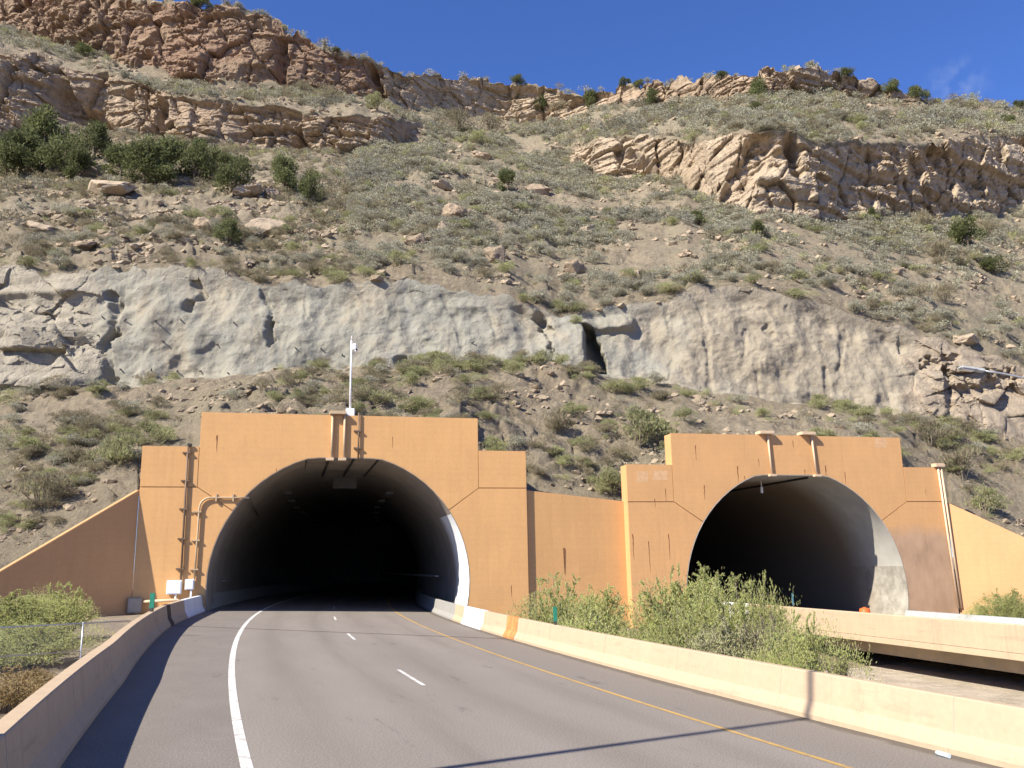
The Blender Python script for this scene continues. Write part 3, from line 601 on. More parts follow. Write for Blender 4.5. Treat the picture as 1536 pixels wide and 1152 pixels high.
pl_ = thing('tunnel_portal', F(3.08, 0, 0), 'larger left tunnel portal with the road running into it', 'tunnel portal')
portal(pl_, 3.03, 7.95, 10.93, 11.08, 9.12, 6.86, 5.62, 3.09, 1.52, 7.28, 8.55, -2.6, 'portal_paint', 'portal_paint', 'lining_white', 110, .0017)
pr_ = thing('tunnel_portal', F(32.15, 0, 0), 'right tunnel portal with bare concrete inside, behind the bridge', 'tunnel portal')
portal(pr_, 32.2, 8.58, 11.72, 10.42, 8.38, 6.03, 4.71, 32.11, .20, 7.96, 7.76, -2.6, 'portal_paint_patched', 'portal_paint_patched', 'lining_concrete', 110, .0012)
# fittings inside the left bore
for k in range(9):
    for uu in (-.1, 6.2): B().box(F(uu + .0017 * (6 + 7 * k) ** 2, 6 + 7 * k, 7.0), FU, FN, Z, .45, 1.6, .16, .02).build('ceiling_light', 'dark_panel', pl_)
B().box(F(3.5, 6.5, 7.75), FU, FN, Z, 1.5, .12, .75, .02).build('overhead_sign', 'dark_panel', pl_)
for uu in (.9, 2.2, 3.6, 5.0, 5.6): B().box(F(uu, 5, 8.5), FU, FN, Z, .09, 9.9, .1).build('ceiling_beam', 'dark_metal', pl_)
for s_, uu in ((1, -3.9), (-1, 9.95)):
    B().box(F(uu, 34, 1.65), FU, FN, Z, .25, 50, .1).build('wall_rail', 'panel_grey', pl_)
# fittings inside the right bore
for k in range(8):
    B().box(F(28.2 + k * .42, 1.6 + .9 * k, 7.25 + .0 * k), FU, FN, Z, .30, .55, .25, .02).build('ceiling_light', 'panel_grey', pr_)
for uu in (29.3, 33.8): B().box(F(uu, 9, 7.68), FU, FN, Z, .14, 16.5, .12).build('ceiling_beam', 'dark_metal', pr_)
lb_ = B(); lb_.tube([F(31.6, 3, 7.75), F(31.6, 3, 7.2)], .03, 6); lb_.box(F(31.6, 3, 7.05), FU, FN, Z, .16, .16, .42, .03); lb_.build('hanging_lamp', 'white_paint', pr_)
# rust runs on the paint
def streak(parent, pts):
    for (x, y, ln, w) in pts:
        r0 = ray(x, y); k = (FC - .004) / (FN.x * float(r0[0]) + FN.y); p = Vector((float(r0[0]) * k, k, HC + float(r0[2]) * k))
        off = .9 if parent is cw_ else 0
        b = bmesh.new(); n = 8; L_, R_ = [], []
        for i in range(n + 1):
            f_ = i / n; ww = w * (1 - f_) ** .7 * (.6 + .5 * random.random()) / 2 + .004; c_ = p - Z * ln * f_ + FU * .02 * random.uniform(-1, 1)
            if parent is cw_: c_ = c_ + FN * .0
            L_.append(b.verts.new(c_ - FU * ww)); R_.append(b.verts.new(c_ + FU * ww))
        for i in range(n): b.faces.new((L_[i], R_[i], R_[i + 1], L_[i + 1]))
        me = bpy.data.meshes.new('rust_stain'); b.to_mesh(me); b.free(); me.materials.append(M['rust']); obj('rust_stain', me, parent)
def paint_patch(parent, x0, y0, x1, y1):          # overpainted squares on the wall
    P_ = []
    for x, y in ((x0, y0), (x1, y0), (x1, y1), (x0, y1)):
        r0 = ray(x, y); k = (FC - .003) / (FN.x * float(r0[0]) + FN.y); P_.append(Vector((float(r0[0]) * k, k, HC + float(r0[2]) * k)))
    b = B(); b.b.faces.new([b.b.verts.new(p) for p in P_]); b.build('paint_patch', 'patch_paint', parent)
simple('patch_paint', (.57, .352, .185), .85, .14, 5)
paint_patch(pr_, 955, 707, 972, 723); paint_patch(pr_, 979, 706, 1001, 720); paint_patch(pr_, 1312, 657, 1330, 671)
cw_ = None
streak(pl_, [(326, 653, .95, .09), (415, 703, .3, .04), (589, 655, .7, .03), (767, 878, .7, .05)])
streak(pr_, [(1043, 668, 1.0, .06), (1056, 728, .95, .07), (1106, 699, 1.1, .08), (1117, 714, .5, .06), (1138, 688, .6, .05), (1189, 661, .5, .06), (1238, 698, .85, .09), (1267, 708, .9, .06), (949, 801, 1.6, .07), (973, 812, 1.9, .06), (1003, 801, 1.6, .07), (998, 733, .85, .05), (982, 748, .6, .05), (1207, 704, .35, .06), (1388, 734, .5, .03)])

# connecting wall, wing walls
cw_ = tag(B().prism([F(13.97 - .2, .20, -3), F(13.97 - .2, .20, 6.78), F(20.7, .80, 6.10), F(20.7, .80, -3)], FN * .5, .02).build('connecting_wall', 'portal_paint'), 'tan painted wall linking the two tunnel portals behind the bushes', 'wall')
r0 = ray(846, 822); k_ = (FC + .40) / (FN.x * float(r0[0]) + FN.y); p_ = Vector((float(r0[0]) * k_, k_, HC + float(r0[2]) * k_))
st = B(); st.b.faces.new([st.b.verts.new(p_ + v_) for v_ in (-FU * .06, FU * .06, FU * .01 - Z * 1.6, -FU * .01 - Z * 1.6)]); o_ = st.build('rust_stain', 'rust', None); o_.parent = cw_
def wall_pt(corner_u, w, x, y):                  # where a sight line meets a wing wall's plane
    c = F(corner_u, 0, 0); n = Vector((-w.y, w.x, 0)); r = ray(x, y); d = Vector((float(r[0]), 1, float(r[2]))); k = c.dot(n) / Vector((d.x, d.y, 0)).dot(n)
    p = d * k; return Vector((p.x, p.y, p.z + HC))
cL = F(-7.90, .02, 0); pL = wall_pt(-7.90, WL, 0, 857); sL = (pL.z - 6.72) / (pL - cL).to_2d().length
def wing(corner, w, ztop, slope, length, thick, name, mat, label, zmin=-.5):
    a = corner + w * .0; n = Vector((-w.y, w.x, 0)); n = n if n.dot(FN) > 0 else -n
    pts = []; 
    lt = min(length, (ztop - zmin) / -slope)
    pts = [Vector((a.x, a.y, -3)), Vector((a.x, a.y, ztop)), a + w * lt + Z * (ztop + slope * lt), a + w * length + Z * zmin, Vector(((a + w * length).x, (a + w * length).y, -3))]
    return tag(B().prism(pts, n * thick, .03).build(name, mat), label, 'wall')
wing(cL, WL, 6.72, sL, 16, .45, 'wing_wall', 'wing_paint', 'shaded brown wing wall sloping down left of the larger portal')
cR = F(44.02, .02, 0); pR = wall_pt(44.02, WR, 1536, 806); sR = (pR.z - 6.0) / (pR - cR).to_2d().length
wing(cR, WR, 6.0, sR, 16, .45, 'wing_wall', 'wing_paint_pale', 'pale sunlit wing wall sloping down right of the smaller portal', -1.2)

# ------------------------------------------------------------------ things fixed to the portals
def conduit(o, pts, r, mat, brackets=(), so=.10):
    P_ = [F(u_, -so, z_) for u_, z_ in pts]; B().tube(P_, r, 8).build('pipe', mat, o)
    for (u_, z_, hor) in brackets:
        b = B()
        if hor: b.box(F(u_, -.06, z_), FU, FN, Z, .10, .19, .42, .01)
        else: b.box(F(u_, -.06, z_), FU, FN, Z, .46, .19, .09, .01)
        b.build('bracket', mat, o)
c1 = thing('conduit', F(-5.5, 0, 2.0), 'straight brown pipe run on brackets down the left of the larger portal', 'conduit')
conduit(c1, [(-5.53, 9.15), (-5.52, 5.5), (-5.5, 1.8)], .06, 'conduit_brown', [(-5.56, z_, 0) for z_ in (8.75, 7.2, 5.65, 4.05, 2.45)])
B().box(F(-5.45, -.02, 9.2), FU, FN, Z, .22, .28, .16, .02).build('end_fitting', 'dark_metal', c1)
c2 = thing('conduit', F(-4.8, 0, 2.0), 'brown pipe bending from a white box into the tunnel mouth', 'conduit')
bend = [(a.x, a.y) for a in arc(Vector((-4.76, 5.6)), Vector((-4.76, 6.28)), Vector((-4.1, 6.28)), 8)]
conduit(c2, [(-4.82, 1.9), (-4.78, 4)] + bend + [(-3, 6.27), (-2.15, 6.27)], .055, 'conduit_tan', [(-4.86, z_, 0) for z_ in (5.5, 3.95, 2.4)] + [(-3.9, 6.27, 1), (-3.0, 6.27, 1)])
B().tube([F(-2.2, -.1, 6.27), F(-2.12, .2, 6.25), F(-2.1, .6, 6.2), F(-2.1, 30, 6.1)], .05, 6).build('inner_pipe', 'conduit_brown', c2)
c3 = thing('downpipe', F(2.6, 0, 11), 'tan twin downpipes under one cap at the top of the larger portal', 'conduit')
B().box(F(2.62, .02, 11.2), FU, FN, Z, .95, .65, .2, .02).build('cap', 'conduit_tan', c3)
for uu in (2.32, 3.02):
    B().tube([F(uu, -.1, 11.1), F(uu, -.1, 8.5)], .075, 8).build('pipe', 'conduit_tan', c3)
    B().box(F(uu - .1, -.1, 8.48), FU, FN, Z, .45, .3, .17, .02).build('foot', 'conduit_cream', c3)
c4 = thing('conduit', F(3.83, 0, 8.4), 'thin brown pipe with two brackets above the larger tunnel crown', 'conduit')
conduit(c4, [(3.82, 11.25), (3.83, 8.4)], .05, 'conduit_brown', [(3.78, z_, 0) for z_ in (10.15, 9.15)])
for uu, ub, lb in ((30.35, 30.63, 'cream downpipe with flat cap, left of the pair above the smaller tunnel'), (33.45, 33.95, 'cream downpipe with flat cap, right of the pair above the smaller tunnel')):
    c = thing('downpipe', F(uu, 0, 10.4), lb, 'conduit')
    B().box(F(uu + .05, .0, 10.55), FU, FN, Z, 1.05, .7, .22, .03).build('cap', 'conduit_cream', c)
    B().tube([F(uu + (.18 if uu < 32 else .35), -.1, 10.45), F(ub, -.1, 7.8)], .07, 8).build('pipe', 'conduit_cream', c)
    B().box(F(ub + .02, -.1, 7.74), FU, FN, Z, .5, .3, .16, .02).build('foot', 'conduit_cream', c)
c = thing('downpipe', F(43.7, 0, 8.4), 'tall cream twin downpipes down the right edge of the smaller portal', 'conduit')
B().box(F(43.62, -.02, 8.52), FU, FN, Z, .75, .5, .26, .03).build('cap', 'conduit_cream', c)
for d in (-.12, .12): B().tube([F(43.62 + d, -.12, 8.4), F(43.95 + d, -.12, -1.1)], .075, 8).build('pipe', 'conduit_cream', c)
def ebox(u0, u1, z0, z1, mat, label, dep=.3, leg=True):
    o = thing('electrical_box', F((u0 + u1) / 2, 0, z0), label, 'electrical box')
    B().box(F((u0 + u1) / 2, -.05 - dep / 2, (z0 + z1) / 2), FU, FN, Z, u1 - u0, dep, z1 - z0, .02).build('cabinet', mat, o)
    B().box(F((u0 + u1) / 2, -.06 - dep, (z0 + z1) / 2), FU, FN, Z, u1 - u0 - .1, .02, z1 - z0 - .1, .008).build('door', mat, o)
    if leg: B().tube([F((u0 + u1) / 2 + .1, -.1 - dep / 2, z0 + .01), F((u0 + u1) / 2 + .1, -.1 - dep / 2, -.2)], .05, 8).build('riser_pipe', mat, o)
ebox(-6.18, -5.42, 1.12, 1.86, 'white_paint', 'larger white electrical box low on the left of the larger portal')
ebox(-5.26, -4.8, 1.34, 1.9, 'white_paint', 'small white electrical box beside the larger white box')
ebox(-8.05, -7.36, .22, .98, 'box_grey', 'beige electrical box at the foot of the shaded wing wall')
hp = thing('conduit', F(-6.6, 0, .8), 'short horizontal cream pipe between the beige box and white box', 'conduit')
B().tube([F(-7.3, -.3, .78), F(-5.6, -.3, .83), F(-5.3, -.3, .6)], .075, 8).build('pipe', 'conduit_cream', hp)

# camera pole on the larger portal
cp = thing('camera_pole', F(3.35, .5, 11.2), 'slim white pole with security camera on top of the larger portal', 'camera pole')
pb = F(3.35, .45, 11.08)
B().box(pb + Z * .2, FU, FN, Z, .5, .5, .55, .03).build('base_box', 'white_paint', cp)
B().tube([pb + Z * .3, pb + Z * 4.65], .065, 10, .045).build('pole', 'white_paint', cp)
B().tube([pb + Z * 4.65, pb + Z * 4.95], .03, 8, .01).build('finial', 'white_paint', cp)
hd = B(); hd.box(pb + Z * 4.25 + FU * .17 - FN * .1, FU, FN, Z, .22, .25, .42, .04); hd.tube([pb + Z * 4.1 + FU * .26 - FN * .12, pb + Z * 3.92 + FU * .28 - FN * .14], .11, 12, .08); hd.build('camera_head', 'white_paint', cp)
B().tube([pb + Z * 4.09 + FU * .28 - FN * .24, pb + Z * 4.02 + FU * .29 - FN * .26], .06, 10).build('lens', 'lens_dark', cp)

# street lamp at the right, its pole outside the view
def lamp(base, top, arm_to, label, r=.085):
    o = thing('street_lamp', base, label, 'street lamp')
    B().tube([base, top], r * 1.25, 12, r).build('pole', 'galvanised', o)
    d = arm_to - top; pts = arc(top - Z * .3, top + Z * d.z * .8 + Vector((d.x, d.y, 0)) * .35, arm_to, 12)
    B().tube(pts, .042, 8, .032).build('arm', 'galvanised', o)
    e = (pts[-1] - pts[-2]).normalized(); s_ = e.cross(Z).normalized(); n_ = s_.cross(e); h = B()
    for wd, th, q0, q1 in ((.24, .12, -.05, .30), (.34, .10, .25, .80)): h.box(pts[-1] + e * (q0 + q1) / 2, e, s_, n_, q1 - q0, wd, th, .03)
    h.build('lamp_head', 'galvanised_dull', o)
    B().box(pts[-1] + e * .52 - n_ * .06, e, s_, n_, .4, .24, .03, .01).build('lens', 'white_paint', o)
    B().box(base + Z * .04, (1, 0, 0), (0, 1, 0), Z, .4, .4, .08, .01).build('base_plate', 'galvanised_dull', o)
    return o
lt_ = at(1690, 640, 29.5); lb0 = Vector((lt_.x, lt_.y, gh(lt_.x, lt_.y))); lamp(lb0, lt_, at(1474, 556, 29.5), 'curved grey street lamp arm over the bridge at right')
# pole beside the road behind the view; its shadow crosses the road
tip = RD(5.9, 13.1); sb = tip - SH * 9.5; bq = -3.2; bt = sb.dot(RT)
pb_ = RD(7.6, 14.0) - SH * 16.0; pb_ = Vector((pb_.x, pb_.y, -1.2)); lpole = thing('light_pole', pb_, 'tall grey pole beside the road left of the view', 'pole')
B().tube([pb_, pb_ + Z * 19], .095, 12, .07).build('pole', 'galvanised', lpole)
B().box(pb_ + Z * .04, (1, 0, 0), (0, 1, 0), Z, .5, .5, .08, .01).build('base_plate', 'galvanised_dull', lpole)

# ------------------------------------------------------------------ right bridge
U0, U1 = 26.15, 39.6
def zr(u_): return -1.02 - .0 * (u_ - U0)
bg_ = thing('road_bridge', F(U0, -20, -1), 'pale concrete road bridge leading into the right tunnel', 'bridge')
def sec(o_, prof): return [F(u_, o_, z_) for u_, z_ in prof]
T0, T1 = -72, .6
nb = [(U0, -1.17), (U0 - .0, -.18), (U0 + .03, -.15), (U0 + .21, -.15), (U0 + .24, -.18), (U0 + .30, -.7), (U0 + .45, -1.0), (U0 + .45, -1.17)]
B().sweep([sec(o_, nb) for o_ in np.linspace(T0, -3.9, 30)]).build('near_parapet', 'barrier_paint', bg_)
B().sweep([sec(o_, nb) for o_ in np.linspace(-3.9, 9, 6)]).build('white_parapet_end', 'barrier_white', bg_)
B().sweep([sec(o_, [(U0 - .04, -1.43), (U0 - .04, -1.185), (U0 + .6, -1.185), (U0 + .6, -1.43)]) for o_ in (T0, -4)]).build('fascia_beam', 'barrier_paint', bg_)
B().sweep([sec(o_, [(U0 + .61, -1.38), (U0 + .61, -1.2), (U1 + .5, -1.8), (U1 + .5, -2.0)]) for o_ in (T0, -4)]).build('deck_slab', 'under_concrete', bg_)
for uu in (U0 + 1.7, U0 + 5, U0 + 8.3, U0 + 11.5): B().sweep([sec(o_, [(uu, -2.1 - (uu - U0) * .045), (uu, -1.42 - (uu - U0) * .045), (uu + .5, -1.44 - (uu - U0) * .045), (uu + .5, -2.1 - (uu - U0) * .045)]) for o_ in (T0, -5)]).build('girder', 'under_concrete', bg_)
fb = [(U1, -1.78), (U1 - .0, -1.55), (U1 + .1, -1.4), (U1 + .16, -1.12), (U1 + .42, -1.12), (U1 + .45, -1.78)]
B().sweep([sec(o_, fb) for o_ in np.linspace(T0, -11, 20)]).build('far_parapet', 'barrier_paint', bg_)
B().sweep([sec(o_, fb) for o_ in np.linspace(-11, 0, 6)]).build('grey_parapet_end', 'galvanised_dull', bg_)
B().sweep([sec(o_, [(a - .012 if a <= U1 else a, b + .006) for a, b in fb]) for o_ in (-12.6, -11.2)]).build('joint_cover', 'rust_orange', bg_)
rm = np_mesh('side_road', [tuple(F(u_, o_, -1.02 - .045 * (u_ - U0))) for o_ in (T0, 110) for u_ in (U0 + .2, U1 + .1)], [(0, 1, 3, 2)], 'asphalt', False, [(1, 0), (6, 0), (1, 150), (6, 150)])
tag(obj('side_road', rm), 'grey road on the bridge into the right tunnel', None, None, 'structure')
for (x, y) in ((1181, 918), (1186, 935)):
    pass
rs = B()                                           # rusty joint on the near parapet
rs.sweep([sec(o_, [(U0 - .015, -1.16), (U0 - .015, -.17), (U0 + .02, -.17), (U0 + .02, -1.16)]) for o_ in (-6.35, -6.0)]); rs.build('joint_cover', 'rust', bg_)
for o_ in (-19, -24.5, -30):
    B().sweep([sec(oo, [(U0 - .006, -1.16), (U0 - .006, -.17), (U0 + .02, -.17), (U0 + .02, -1.16)]) for oo in (o_, o_ + .03)]).build('casting_joint', 'box_grey', bg_)
sa = B(); ap = [F(U0 - 9, -45, -3.1), F(U0 - 5, -14.5, -3.1), F(U0 + 16, -9, -3.1), F(U0 + 16, -45, -3.1)]
sa.prism(ap, Z * .34, .02); tag(sa.build('concrete_apron', 'lit_dirt'), 'pale dirt and concrete apron under the bridge edge', None, None, 'structure')

# traffic drum
def on_plane_u(u_, x, y):                          # sight line meets the plane u = const
    r = ray(x, y); d = Vector((float(r[0]), 1, float(r[2]))); k = u_ / (FU.x * d.x + FU.y * d.y); return Vector((d.x * k, d.y * k, HC + d.z * k))
dr = on_plane_u(29.0, 1297, 915); dr.z = -1.15
d_ = thing('traffic_drum', dr, 'bright orange traffic drum on the bridge by the right tunnel', 'traffic drum')
dh = HC + (834 - 906.5) / FPX * dr.y + 1.15
B().lathe(dr, [(.34, 0), (.34, .12), (.30, .14), (.29, dh * .45), (.285, dh * .5)]).build('lower_body', 'drum_white', d_)
B().lathe(dr, [(.285, dh * .505), (.28, dh * .72), (.265, dh * .74), (.26, dh * .92), (.22, dh * .97), (.10, dh), (.05, dh * 1.04)]).build('upper_body', 'drum_orange', d_)
# marker posts
def marker(p, h, w, mat, label, face=None):
    o = thing('marker_post', p, label, 'marker'); n = Vector((0, -1, 0))
    B().box(p + Z * .06, (1, 0, 0), (0, 1, 0), Z, w * .7, .08, .12, .01).build('mount', 'dark_metal', o)
    B().box(p + Z * (h / 2 + .1), (1, 0, 0), (0, 1, 0), Z, w, .03, h, .008).build('reflector_panel', mat, o)
def on_bar(foot, side, x):                         # barrier top under a sight line
    best = min(np.arange(5, 50, .05), key=lambda t_: abs(RD(foot(t_) + side * .3, t_).x / RD(foot(t_) + side * .3, t_).y - float(ray(x, 930)[0]))); return RD(foot(best) + side * .3, best, .81)
marker(on_bar(lfoot, -1, 226.5), .52, .17, 'marker_green', 'green delineator panel on top of the left barrier')
marker(on_bar(rfoot, 1, 833), .48, .13, 'marker_green', 'narrow green delineator on top of the right barrier by bushes')
mp = on_plane_u(U0 + .12, 1190, 909); mp.z = -.15
marker(mp, .62, .09, 'marker_teal', 'thin teal delineator on the bridge parapet before the right tunnel')
# litter
lp = RD(rfoot(11.3) - .28, 11.3, .035); lt2 = thing('plastic_bottle', lp, 'crushed clear plastic bottle lying by the right barrier', 'litter')
B().tube([lp, lp + RT * .05, lp + RT * .17, lp + RT * .2, lp + RT * .24], .033, 10).build('bottle_body', 'bottle_plastic', lt2)
B().tube([lp + RT * .24, lp + RT * .27], .016, 8).build('cap', 'white_paint', lt2)

# ------------------------------------------------------------------ chain link fence
fA = at(196, 928, 27.3); fB_ = at(0, 936.5, 25.2); fd = (fB_ - fA); fd.z = 0; fl = fd.length; fd.normalize(); zt = .9
fe = thing('chain_link_fence', Vector((fA.x, fA.y, -.9)), 'galvanised chain link fence meeting the left barrier', 'fence'); LEN = 12.0
fp = lambda s_, z_: Vector((fA.x, fA.y, 0)) + fd * s_ + Z * z_
B().tube([fp(0, zt), fp(LEN, zt)], .022, 8).build('top_rail', 'galvanised', fe); B().tube([fp(1.3, .11), fp(LEN, .11)], .018, 8).build('mid_rail', 'galvanised', fe)
for s_ in (1.32, 4.4, 7.4, 10.4): B().tube([fp(s_, -1.1), fp(s_, zt + .04)], .027, 8).build('post', 'galvanised', fe)
wr = B(); pit = .085; H_ = 1.85; zb_ = -.95
for k in range(int(-H_ / pit), int(LEN / pit)):
    for sg in (1, -1):
        s0 = k * pit if sg > 0 else k * pit + H_; a, b = (s0, zb_), (s0 + sg * H_, zb_ + H_)
        ts = [(0 - a[0]) / (b[0] - a[0]), (LEN - a[0]) / (b[0] - a[0])]; lo, hi = max(0, min(ts)), min(1, max(ts))
        if hi - lo < .02: continue
        wr.tube([fp(a[0] + (b[0] - a[0]) * f_, a[1] + (b[1] - a[1]) * f_) for f_ in (lo, hi)], .003, 3, None, False)
wr.build('wire_mesh', 'galvanised', fe)

# ------------------------------------------------------------------ vegetation
def quads(C, D, Wd, ln, wd):                       # leaf quads: centres, directions, side directions
    a = D * ln[:, None]; b = Wd * wd[:, None]
    V = np.stack([C - b * .5, C + a * .5 - b * .65, C + a, C + a * .5 + b * .65], 1)
    return V
def unit(v_): return v_ / np.maximum(np.linalg.norm(v_, axis=-1, keepdims=True), 1e-9)
def rnd_dirs(n, r): return unit(r.normal(size=(n, 3)))
def clump_bush(n, lumps, seed, ln, wd, up=.6, flat=.8, sp=.33):   # leaves on lumps of a rounded crown, height and radius about 1
    r = np.random.default_rng(seed); L_ = []
    cs = np.c_[r.normal(0, sp, lumps), r.normal(0, sp, lumps), .2 + .5 * r.random(lumps)]; rr = .2 + .2 * r.random(lumps)
    cs[:, 2] *= 1.0 - .6 * np.hypot(cs[:, 0], cs[:, 1])
    k = r.integers(0, lumps, n); d = rnd_dirs(n, r); d[:, 2] = np.abs(d[:, 2]) * .9 + d[:, 2] * .1
    C = cs[k] + d * (rr[k] * (.55 + .5 * r.random(n)))[:, None] * np.array([1, 1, flat]); C[:, 2] = np.maximum(C[:, 2], .02)
    D = unit(d * (1 - up) + np.array([0, 0, up]) + r.normal(0, .35, (n, 3))); S = unit(np.cross(D, rnd_dirs(n, r)))
    V = quads(C, D, S, ln * (.6 + .8 * r.random(n)), wd * (.7 + .6 * r.random(n)))
    tw = cs + np.array([0, 0, .12]); o_ = np.zeros_like(tw) + r.normal(0, .05, tw.shape) * np.array([1, 1, 0]); return np.concatenate([V, quads(o_, unit(tw - o_), unit(np.cross(tw - o_, rnd_dirs(len(tw), r))), np.linalg.norm(tw - o_, axis=1), np.full(len(tw), .028))])
def to_mesh(name, V, mat): n = len(V); return np_mesh(name, V.reshape(-1, 3), np.arange(n * 4).reshape(n, 4), mat)
def stems(n, seed, h=.7, sp=.45, r0=.012):
    r = random.Random(seed); b = B()
    for k in range(n):
        a = r.uniform(0, 6.28); s_ = sp * r.uniform(.3, 1); top = Vector((math.cos(a) * s_, math.sin(a) * s_, h * r.uniform(.6, 1))); b.tube([Vector((0, 0, -.15)), top * .45 + Z * .1, top], r0 * r.uniform(.7, 1.3), 4, r0 * .3)
    me = bpy.data.meshes.new('stems'); b.b.to_mesh(me); b.b.free(); me.materials.append(M['twig']); return me
KIND, LOW, LM = {}, {}, {'sagebrush': 'leaf_sage', 'green_shrub': 'leaf_green', 'dry_brush': 'leaf_brush'}
for nm, ln, wd, nl, lm, up in (('sagebrush', .075, .026, 1500, 13, .5), ('green_shrub', .095, .020, 1700, 12, .6), ('dry_brush', .11, .015, 1500, 12, .4)):
    KIND[nm] = [clump_bush(nl, lm + k % 3, 100 + 17 * k + len(nm), ln, wd, up, .8, .22 if nm[0] == 's' else .28) for k in range(5)]
    LOW[nm] = [clump_bush(150, lm + k % 3, 100 + 17 * k + len(nm), ln * 1.7, wd * 2.9, up, .8, .22 if nm[0] == 's' else .28) for k in range(5)]
MESH = {nm: [to_mesh('leaves', V, LM[nm]) for V in vs] for nm, vs in KIND.items()}
STEM = [stems(9, k) for k in range(4)]

# where shrubs grow: over the hillside faces
hf = Fq[(lab == 0)]; fc = Q[hf].mean(1); fpx_ = px[hf[:, 0]]; fb_ = vb[hf[:, 0]]; fy_ = ygrid[hf[:, 0]]; fv_ = v[hf[:, 0]]
e1 = Q[hf[:, 1]] - Q[hf[:, 0]]; e2 = Q[hf[:, 3]] - Q[hf[:, 0]]; ar = np.linalg.norm(np.cross(e1, e2), axis=1)
ok = (fb_ >= 1) & (fb_ <= 7) & (fpx_ > -420) & (fpx_ < 1960) & ~((fb_ == 7) & (fv_ > .5)) & ~((fb_ == 1) & (fv_ < .06))
den = ar * ok
dn = fbm(fc / 14. + 5, 3)
zone = np.zeros(len(fc), int)                      # 1 fill slope, 2 wall foot, 3 brown left slope, 4 sage slope, 5 upper bench, 6 rim top
zone[fb_ == 1] = 1; zone[(fb_ == 1) & (fv_ > .78) & (fpx_ > 560)] = 2; zone[fb_ == 3] = 4; zone[(fb_ == 3) & (fpx_ < 520)] = 3; zone[(fb_ == 4)] = 4; zone[(fb_ == 5) | (fb_ == 6)] = 5; zone[fb_ == 7] = 6; zone[fb_ == 2] = 2
DEN = {0: 0., 1: .62, 2: .85, 3: .55, 4: 1.2, 5: .6, 6: .06}
den = den * np.vectorize(DEN.get)(zone) * np.clip(1.15 + 1.6 * dn, .3, 2.0) * (.06 + .94 * sst(-.28, .05, dn + .12 * fbm(fc / 3.5, 2)))
den[(zone == 4) & (fy_ > 370)] *= .5
den[(zone == 1) & (fpx_ < 300)] *= 1.7; den[(zone == 1) & (fpx_ > 1360)] *= .6
MIX = {1: (.20, .26, .54), 2: (.1, .62, .28), 3: (.3, .08, .62), 4: (.82, .06, .12), 5: (.70, .06, .24), 6: (.5, .0, .5)}
cnt = RNG.poisson(den); pick = np.repeat(np.arange(len(fc)), cnt); RNG.shuffle(pick); pick = pick[:27000]
w4 = RNG.random((len(pick), 4)) ** 1; w4 /= w4.sum(1, keepdims=True); pos = (Q[hf[pick]] * w4[:, :, None]).sum(1)
names3 = ('sagebrush', 'green_shrub', 'dry_brush')
ZL = {1: 'on the gravel slope behind the tunnel portals', 2: 'along the foot of the grey cut face', 3: 'on the brown slope above the cut face at left', 4: 'on the open slope under the cliffs', 5: 'on the bench under the rim', 6: 'on the rim top'}
KL = {'sagebrush': 'grey green sagebrush', 'green_shrub': 'yellow green shrub', 'dry_brush': 'brown twiggy brush'}
sizes = {1: (.4, 1.45), 2: (.6, 1.7), 3: (.5, 1.6), 4: (.7, 1.8), 5: (.8, 2.1), 6: (.9, 1.9)}
recs = []
green_patch = fbm(pos / 9. + 23, 3)
for i, pk in enumerate(pick):
    z_ = int(zone[pk]); 
    if z_ == 0: continue
    a = np.array(MIX[z_]) * np.array([1, 1 + 3 * max(0, green_patch[i]), 1]); kd = int(np.searchsorted(np.cumsum(a / a.sum()), RNG.random()))
    kd = min(kd, 2); lo, hi = sizes[z_]; s_ = lo + (hi - lo) * RNG.random() ** 1.7
    recs.append((kd, z_, pos[i], s_, RNG.random() * 6.283, int(RNG.integers(5))))
def vis(p): return -20 < 768 + FPX * p[0] / p[1] / .97 < 1560
cap = {0: 290, 1: 230, 2: 230}
stuffV = {0: [], 1: [], 2: []}
for kd in range(3):
    rr_ = [r_ for r_ in recs if r_[0] == kd]; rr_.sort(key=lambda r_: (not vis(r_[2]), -r_[3] / r_[2][1]))
    for j, (k_, z_, p, s_, ro, var) in enumerate(rr_):
        if j < cap[kd]:
            nm = names3[kd]; o = bpy.data.objects.new(nm, MESH[nm][var]); COL.objects.link(o)
            o.location = p; o.scale = (s_, s_, s_ * (.75 + .3 * ((j * 7) % 10) / 10)); o.rotation_euler = (0, 0, ro); tag(o, f'{KL[nm]} {ZL[z_]}', 'shrub', f'{KL[nm]} {ZL[z_]}')
        else:
            V = LOW[names3[kd]][var] if p[1] > 80 else KIND[names3[kd]][var][::3 if vis(p) else 8]
            c_, sn = math.cos(ro) * s_, math.sin(ro) * s_
            X = np.empty_like(V); X[..., 0] = V[..., 0] * c_ - V[..., 1] * sn; X[..., 1] = V[..., 0] * sn + V[..., 1] * c_; X[..., 2] = V[..., 2] * s_ * .9
            stuffV[kd].append(X + p)
for kd, nm in enumerate(names3):
    if stuffV[kd]:
        o = obj({'sagebrush': 'sagebrush_cover', 'green_shrub': 'shrub_cover', 'dry_brush': 'brush_cover'}[nm], to_mesh(nm, np.concatenate(stuffV[kd]), {'sagebrush': 'leaf_sage', 'green_shrub': 'leaf_green', 'dry_brush': 'leaf_brush'}[nm]))
        tag(o, f'countless small {KL[nm]} over the hillside', 'ground cover', None, 'stuff')

